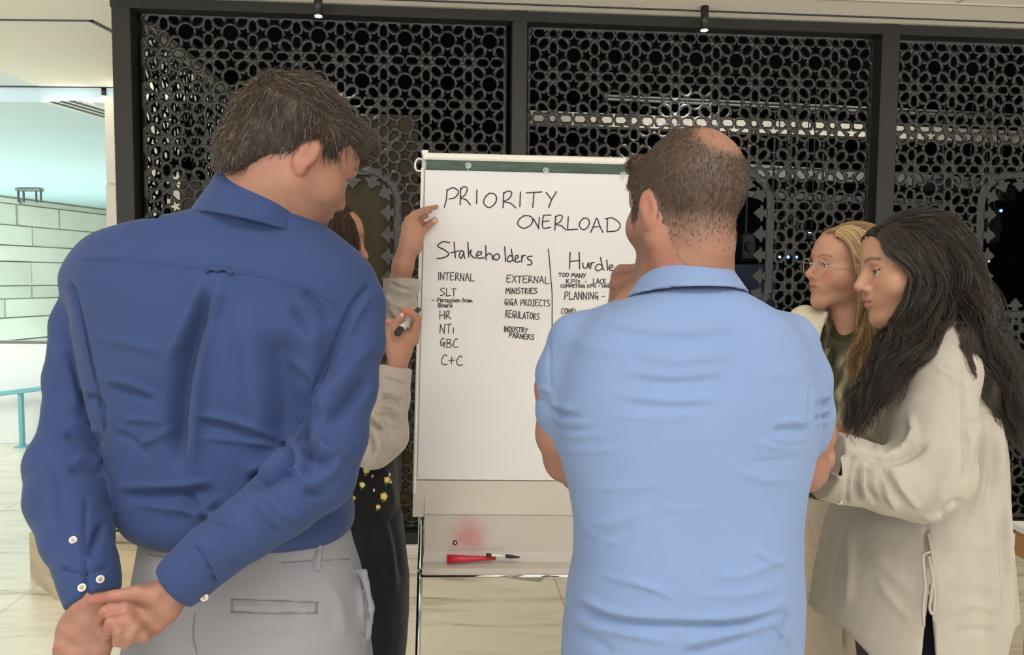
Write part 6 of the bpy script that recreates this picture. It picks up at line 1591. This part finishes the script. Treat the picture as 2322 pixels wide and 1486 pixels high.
FJ = [([(1880, 690), (1866, 740), (1856, 790)], 5, .005), ([(1868, 700), (1852, 750), (1846, 800)], 5, -.003), ([(1800, 720), (1830, 715), (1850, 740)], 9, .004), ([(1810, 740), (1835, 750), (1848, 775)], 7, -.004), ([(1954, 745), (1944, 800), (1946, 860)], 6, .005), ([(1970, 790), (1960, 850), (1975, 890)], 8, .005), ([(1985, 800), (1990, 850), (1980, 900)], 8, -.004)]
piece('jacket', J, [.58, 1.84, -.56], [1.16, 2.30, .10], .0038, M_cream_j, pD, folds=FJ, rip=[(.0012, 7, 71)])
JD = J
# hair
Hs = Shape().add(Lh(ell((0, -.020, .040), (.081, .100, .092))), 0).add(Lh(ell((0, .045, .060), (.064, .0525, .047))), .01).add(Lh(ell((0, -.06, -.05), (.075, .05, .09))), .03)
def hairlineD(q):
    y, z = q[:, 1], q[:, 2]
    return np.interp(y, [-.2, -.03, -.012, .005, .03, .05, .065, .08, .11], [-.2, -.2, -.03, .040, .066, .080, .088, .094, .1]) - z
Hs.cut(Lh(hairlineD), .006)
HV, HQ = surfnet(Hs, Lh.c - .24, Lh.c + .24, .005, 3)
rg = np.random.default_rng(35)
gD = [[(1893, 534, 1.985), (1915, 545, 1.965), (1938, 585, 1.955), (1952, 640, 1.955), (1957, 700, 1.96), (1946, 760, 1.96), (1936, 810, 1.955), (1934, 865, 1.95)],
      [(1900, 522, 1.985), (1930, 540, 1.96), (1953, 590, 1.95), (1966, 650, 1.95), (1970, 720, 1.955), (1956, 780, 1.955), (1940, 830, 1.95), (1950, 868, 1.95)],
      [(1912, 514, 1.99), (1945, 530, 1.96), (1970, 590, 1.95), (1980, 660, 1.95), (1984, 730, 1.95), (1978, 790, 1.955), (1962, 850, 1.95)],
      [(1928, 511, 2.0), (1965, 532, 1.97), (1990, 600, 1.96), (1998, 680, 1.96), (1998, 760, 1.96), (1985, 830, 1.96)],
      [(1945, 513, 2.02), (1985, 545, 1.99), (2006, 620, 1.98), (2012, 700, 1.98), (2006, 780, 1.98)]]
lk = locks(gD, 2600, 26, .0075, .008, 2.8, rg)
lk2 = locks([[(1905, 640, 2.10), (1880, 680, 2.125), (1872, 700, 2.11), (1866, 716, 2.10)], [(1905, 650, 2.11), (1890, 690, 2.125), (1878, 706, 2.11), (1872, 712, 2.11)]], 120, 26, .004, .002, 1.0, rg)
lk = push(lk, JD, .004)
cbD = comb(HV, HQ, 2600, lambda p: (lambda q: np.stack([q[:, 0] * 1.5, -.5 + 0 * q[:, 0], np.where(q[:, 2] > .10, -.1, -1.0)], -1))(Lh.inv(p)) @ Lh.R.T, .06, 26, .02, .05, rng=rg, stick=(Hs, Lh.c, .004))
lkd = np.concatenate([lk, lk2, cbD])
strands(lkd, .0009, 'hair', M_hair, pD, base=(HV, HQ, np.array((.22, .135, .065))), colors=tint(len(lkd), (.40, .25, .125), .28, rg, (.62, .45, .26), .35))
R_ = Shape().add(loft([(1118, 1792, 1975, 2.09, .118), (1160, 1784, 1975, 2.09, .12), (1240, 1774, 1975, 2.09, .128), (1350, 1770, 1978, 2.09, .13), (1486, 1776, 1970, 2.09, .125), (1600, 1805, 1960, 2.09, .11)], 2.4, .01), 0)
h1, h2 = C(1835, 1540, 2.09), C(1925, 1540, 2.09)
for h_ in (h1, h2): R_.add(chain([(h_, .092), (kn(h_, .4), .09), (kn(h_, .07), .09)], .02), .03)
piece('trousers', R_, [.58, 1.9, -1.66], [1.16, 2.26, -.44], .006, M_pant, pD, folds=[([(1830, 1160), (1840, 1200), (1850, 1230)], 4, -.003), ([(1858, 1140), (1872, 1180), (1884, 1220)], 4, -.003), ([(1800, 1215), (1840, 1228), (1885, 1220)], 6, .003), ([(1800, 1240), (1840, 1252), (1880, 1244)], 6, .003), ([(1798, 1262), (1840, 1275), (1876, 1268)], 6, .003), ([(1912, 1380), (1916, 1430), (1914, 1486)], 5, -.008), ([(1796, 1300), (1830, 1320), (1870, 1300)], 9, .002)], rip=[(.0016, 6, 72)])
for h_ in (h1, h2): shoe('shoe', kn(h_, .06), (-.9, -.5, 0), M_white, pD)

# ================================================================ long-haired woman in the linen shirt
M_linen = mat('linen', (.315, .288, .25), .9, spec=.12, sheen=.1, noise=(30, .07, (1, 1, .3)), bump=(260, .30, (1, 1, .4)))
pE = person(2100, 1.62, 'person with long dark wavy hair in an oversized off-white linen shirt')
Lh = Local(C(2065, 618, 1.62), frame(-87, 5, 0), 1.0)
SKE = (.45, .245, .165)
S = Shape(); head(S, Lh, jaw=.046, nose=1.12, brow=.95, cheek=1.15, lips=1.15, ears=(1, -1), chin=.95)
S.add(rc(Lh.to((0, -.014, -.055)), C(2110, 755, 1.64), .050, .056), .03)
S.add(ell(C(2120, 880, 1.64), (.10, .14, .15)), .05).add(ell(C(2110, 1150, 1.64), (.11, .14, .22)), .05)
S.add(pchain([(2120, 800, 1.63, 55), (2140, 830, 1.47, 55), (2132, 950, 1.44, 52), (2105, 1085, 1.42, 48), (2000, 1080, 1.42, 40), (1910, 1062, 1.42, 34), (1876, 1052, 1.42, 30), (1866, 1046, 1.42, 28)], .02), .02)
S.add(pchain([(2120, 800, 1.63, 55), (2130, 830, 1.80, 55), (2080, 960, 1.80, 50), (1990, 1040, 1.72, 42), (1915, 1010, 1.55, 32), (1890, 990, 1.5, 30)], .02), .02)
for pts in ([(1876, 1010, 1.455, 16), (1864, 1004, 1.45, 14), (1856, 1014, 1.44, 12)], [(1872, 1030, 1.44, 15), (1860, 1034, 1.435, 12), (1856, 1046, 1.435, 11)], [(1868, 1050, 1.425, 14), (1858, 1058, 1.42, 12), (1856, 1068, 1.425, 10.5)], [(1868, 1064, 1.42, 13), (1860, 1074, 1.42, 11), (1860, 1082, 1.425, 9)], [(1900, 1000, 1.49, 22), (1884, 985, 1.46, 17), (1870, 990, 1.44, 13)]):
    S.add(pchain(pts, .004), .008)
fE = face_cols(Lh, SKE, lips=(.38, .16, .13), browc=(.03, .018, .014), iris=(.03, .018, .012), blush=.6)
VE, QE, oE = piece('body', S, [.58, 1.30, -.72], [1.30, 1.95, .36], .0028, skin_mat('skin_e', .45), pE, colors=fE, smooth=2)
# shirt
T = Shape()
T.add(loft([(722, 2085, 2160, 1.635, .065), (748, 2055, 2185, 1.63, .12), (780, 2034, 2212, 1.63, .165), (830, 2012, 2240, 1.63, .185), (900, 1992, 2208, 1.63, .19), (1000, 1962, 2228, 1.63, .19), (1100, 1932, 2238, 1.63, .19), (1200, 1895, 2246, 1.63, .195), (1300, 1871, 2254, 1.63, .205), (1400, 1855, 2264, 1.63, .21), (1480, 1849, 2270, 1.63, .21), (1540, 1849, 2270, 1.63, .20)], 2.2, .012), 0)
T.add(pchain([(2150, 790, 1.50, 66), (2140, 850, 1.46, 72), (2122, 960, 1.435, 82), (2104, 1070, 1.42, 92), (2080, 1095, 1.42, 84), (2010, 1090, 1.415, 72), (1960, 1075, 1.415, 66), (1925, 1066, 1.415, 70), (1895, 1060, 1.418, 73), (1872, 1056, 1.42, 74)], .02), .018)
T.add(pchain([(2120, 800, 1.78, 66), (2080, 960, 1.80, 80), (1995, 1040, 1.72, 66), (1940, 1035, 1.60, 55)], .02), .02)
T.cut(lambda Pn: np.where(pix(Pn)[:, 0] < 1915, np.where(Pn[:, 1] < 1.53, half(C(1872, 1060, 1.42), C(1800, 1035, 1.42) - C(1872, 1060, 1.42))(Pn), -1), -1), .003)
def hem(Pn):
    q = pix(Pn); yl = np.interp(q[:, 0], [1835, 1850, 1890, 1930, 1960, 1985, 2060, 2090, 2108, 2120, 2150, 2275, 2300, 2330], [1372, 1390, 1408, 1440, 1474, 1500, 1515, 1490, 1310, 1486, 1530, 1530, 1425, 1400])
    return (q[:, 1] - yl) / FPX * 1.5 * .6
T.cut(hem, .003)
FE = [([(2090, 762), (2130, 748), (2175, 738)], 4, -.002), ([(2040, 850), (2010, 920), (1990, 1000)], 10, .005), ([(2020, 880), (1995, 960), (1985, 1030)], 9, -.005), ([(2052, 840), (2010, 940), (1988, 1010), (2000, 1040)], 5, .006), ([(2130, 830), (2165, 850), (2185, 900), (2188, 1000), (2186, 1100)], 5, -.005, True, .05), ([(2120, 835), (2155, 846), (2180, 880)], 6, .004),
      ([(2062, 930), (2070, 1000), (2020, 1045)], 9, .006), ([(1996, 1040), (2050, 1010), (2080, 960)], 7, .006), ([(2000, 1055), (2060, 1035), (2110, 1000)], 9, -.006), ([(1985, 1035), (2000, 1060), (2010, 1120), (2040, 1165)], 6, .008), ([(2000, 1045), (2020, 1090), (2060, 1150)], 8, -.008), ([(2010, 1050), (2040, 1110), (2090, 1160)], 7, .007), ([(1960, 1042), (1955, 1090), (1965, 1140)], 6, .008), ([(1948, 1050), (1942, 1100), (1945, 1145)], 6, -.007), ([(1975, 1048), (1972, 1100), (1990, 1150)], 6, -.008), ([(1932, 1030), (1925, 1090), (1920, 1145)], 4, -.006, True, .05),
      ([(1858, 1060), (1885, 1075), (1915, 1092)], 3, .004), ([(1990, 1050), (1940, 1035), (1920, 1030)], 6, .004), ([(2080, 1175), (2130, 1168), (2180, 1120)], 6, .005), ([(2130, 1180), (2150, 1150), (2185, 1130)], 7, -.006),
      ([(2188, 965), (2240, 940), (2280, 905)], 3.5, -.003, True, .05), ([(2225, 940), (2200, 1010), (2190, 1080)], 10, .005), ([(2245, 935), (2235, 1020), (2220, 1120), (2190, 1200)], 11, .006), ([(2262, 930), (2270, 1050), (2280, 1200), (2290, 1350)], 11, .006), ([(2255, 940), (2255, 1050), (2240, 1160)], 10, -.006), ([(2280, 1100), (2290, 1250), (2296, 1420)], 6, .005), ([(2270, 1150), (2278, 1300), (2284, 1440)], 9, -.005),
      ([(1925, 1180), (1930, 1280), (1920, 1390)], 10, .005), ([(1900, 1200), (1890, 1300), (1880, 1390)], 10, -.003), ([(2102, 1180), (2098, 1250), (2096, 1300)], 4, -.005), ([(1960, 1230), (2020, 1300), (2080, 1350)], 14, .003), ([(1980, 1300), (2030, 1370), (2080, 1420)], 12, .003), ([(2140, 1330), (2220, 1320), (2290, 1350)], 14, .003), ([(2130, 1400), (2200, 1370), (2280, 1390)], 10, .003), ([(2150, 1440), (2210, 1430), (2290, 1440)], 10, -.003), ([(2130, 1250), (2200, 1230), (2270, 1250)], 14, .002), ([(2180, 1000), (2150, 1080), (2120, 1150)], 14, .004)]
VS, QS, oS = piece('linen_shirt', T, [.56, 1.26, -.74], [1.34, 1.96, .06], .0042, M_linen, pE, folds=FE, rip=[(.0016, 6, 81), (.0010, 16, 83, (1, 1, .5)), (.0006, 36, 84, (1, 1, 1.6))])
Hs = Shape().add(Lh(ell((0, -.022, .042), (.083, .104, .092))), 0).add(Lh(ell((0, .045, .060), (.064, .0525, .047))), .01).add(Lh(ell((.0, -.085, -.05), (.080, .06, .11))), .04)
def hairlineE(q):
    y, z = q[:, 1], q[:, 2]
    return np.interp(y, [-.2, -.05, -.025, -.004, .02, .045, .060, .074, .084, .10], [-.2, -.2, -.12, .022, .014, .020, .036, .062, .084, .09]) - z
Hs.cut(Lh(hairlineE), .006)
HV, HQ = surfnet(Hs, Lh.c - .26, Lh.c + .26, .005, 3)
rg = np.random.default_rng(45)
front = [[(1992, 532, 1.575), (2010, 575, 1.55), (2050, 600, 1.535), (2078, 628, 1.525), (2062, 690, 1.53), (2026, 760, 1.50), (1985, 840, 1.46), (1945, 920, 1.44), (1925, 985, 1.44)],
         [(2000, 522, 1.575), (2030, 565, 1.54), (2068, 596, 1.53), (2088, 640, 1.520), (2074, 710, 1.52), (2034, 780, 1.48), (1994, 860, 1.445), (1955, 935, 1.43), (1950, 990, 1.43)],
         [(2022, 508, 1.58), (2060, 555, 1.535), (2088, 610, 1.52), (2098, 660, 1.515), (2082, 730, 1.49), (2046, 800, 1.45), (2004, 870, 1.435), (1966, 945, 1.43)],
         [(2050, 498, 1.59), (2090, 545, 1.54), (2114, 610, 1.52), (2122, 670, 1.515), (2100, 740, 1.48), (2062, 800, 1.445), (2020, 860, 1.435), (1985, 930, 1.43)],
         [(2070, 493, 1.60), (2115, 545, 1.545), (2138, 610, 1.53), (2145, 680, 1.52), (2120, 750, 1.48), (2080, 800, 1.45), (2035, 850, 1.435), (2000, 900, 1.43)]]
rear = [[(2080, 491, 1.60), (2130, 545, 1.55), (2155, 620, 1.53), (2168, 690, 1.52), (2206, 765, 1.475), (2250, 850, 1.455), (2284, 930, 1.47), (2296, 1010, 1.49)],
        [(2090, 490, 1.61), (2150, 545, 1.56), (2180, 620, 1.54), (2196, 700, 1.53), (2220, 780, 1.48), (2256, 860, 1.47), (2290, 930, 1.49), (2312, 1000, 1.50)],
        [(2095, 489, 1.62), (2168, 552, 1.58), (2202, 630, 1.56), (2220, 710, 1.55), (2245, 790, 1.53), (2280, 870, 1.53), (2312, 950, 1.54), (2330, 1030, 1.55)],
        [(2100, 490, 1.64), (2178, 555, 1.62), (2216, 640, 1.62), (2240, 720, 1.62), (2266, 790, 1.62), (2300, 860, 1.62), (2336, 940, 1.62), (2356, 1020, 1.62)],
        [(2100, 492, 1.68), (2180, 565, 1.68), (2222, 650, 1.68), (2250, 735, 1.68), (2285, 800, 1.68), (2330, 880, 1.68), (2366, 960, 1.68)]]
far = [[(2080, 492, 1.66), (2050, 520, 1.70), (2045, 560, 1.74), (2050, 640, 1.76), (2050, 740, 1.76), (2000, 860, 1.78)], [(2090, 490, 1.68), (2060, 530, 1.74), (2060, 640, 1.76), (2080, 760, 1.78), (2060, 880, 1.80)]]
allk = np.concatenate([locks(front, 3300, 28, .0085, .009, 3.4, rg), locks(rear, 5200, 28, .012, .010, 3.6, rg, ends=.2), locks(far, 500, 28, .008, .005, 3, rg), locks(rear, 260, 28, .022, .011, 4.2, rg, ends=.25)])
cbE = comb(HV, HQ, 3800, lambda p: (lambda q: np.stack([(q[:, 0] + .02) * 1.2, -.75 - .4 * (q[:, 1] > .03), np.where(q[:, 2] > .11, -.1, -.9)], -1))(Lh.inv(p)) @ Lh.R.T, .08, 28, .02, .05, rng=rg, stick=(Hs, Lh.c, .004))
allk = np.concatenate([push(allk, T, .005), cbE])
strands(allk, .00105, 'hair', M_hair, pE, base=(HV, HQ, np.array((.012, .008, .0065))), colors=tint(len(allk), (.022, .015, .012), .4, rg, (.05, .034, .026), .22), tip=.2)
Rn = frame(-87, 4, 0)
collar('collar', None, C(2118, 772, 1.635), 0, .062, .066, .094, .084, Rn, .058, .0030, M_linen, pE, folds=[([(2050, 800), (2100, 780), (2160, 766)], 3, -.001)])
disc(VS, 1903, 1138, 7, 'button', M_button, pE, tilt=(-.5, 0, 0))
sl = lambda x, y: surf(VS, x, y, 7) - [0, .006, 0]
tube_c(catmull([sl(2100, 1208), sl(2106, 1235), sl(2110, 1265), C(2116, 1300, 1.415), C(2112, 1345, 1.41), C(2108, 1380, 1.41), C(2116, 1392, 1.41), C(2119, 1350, 1.41), C(2113, 1300, 1.412), C(2106, 1262, 1.412)], 6), .0028, 'drawcord', M_linen, pE, 8)
tube_c(catmull([sl(2104, 1250), C(2094, 1262, 1.415), C(2095, 1300, 1.412), C(2098, 1335, 1.41), C(2093, 1380, 1.41), C(2095, 1420, 1.41)], 6), .0028, 'drawcord', M_linen, pE, 8)
R_ = Shape().add(loft([(1180, 1970, 2215, 1.64, .14), (1300, 1955, 2220, 1.64, .155), (1420, 1955, 2215, 1.64, .155), (1560, 1970, 2200, 1.64, .14)], 2.3, .01), 0)
h1, h2 = C(2085, 1540, 1.56), C(2085, 1540, 1.72)
for h_ in (h1, h2): R_.add(chain([(h_, .10), (kn(h_, .45), .085), (kn(h_, .07), .08)], .02), .03)
piece('trousers', R_, [.60, 1.38, -1.66], [1.32, 1.92, -.38], .008, M_navy, pE)
for h_ in (h1, h2): shoe('shoe', kn(h_, .06), (-1, .1, 0), M_blk, pE)
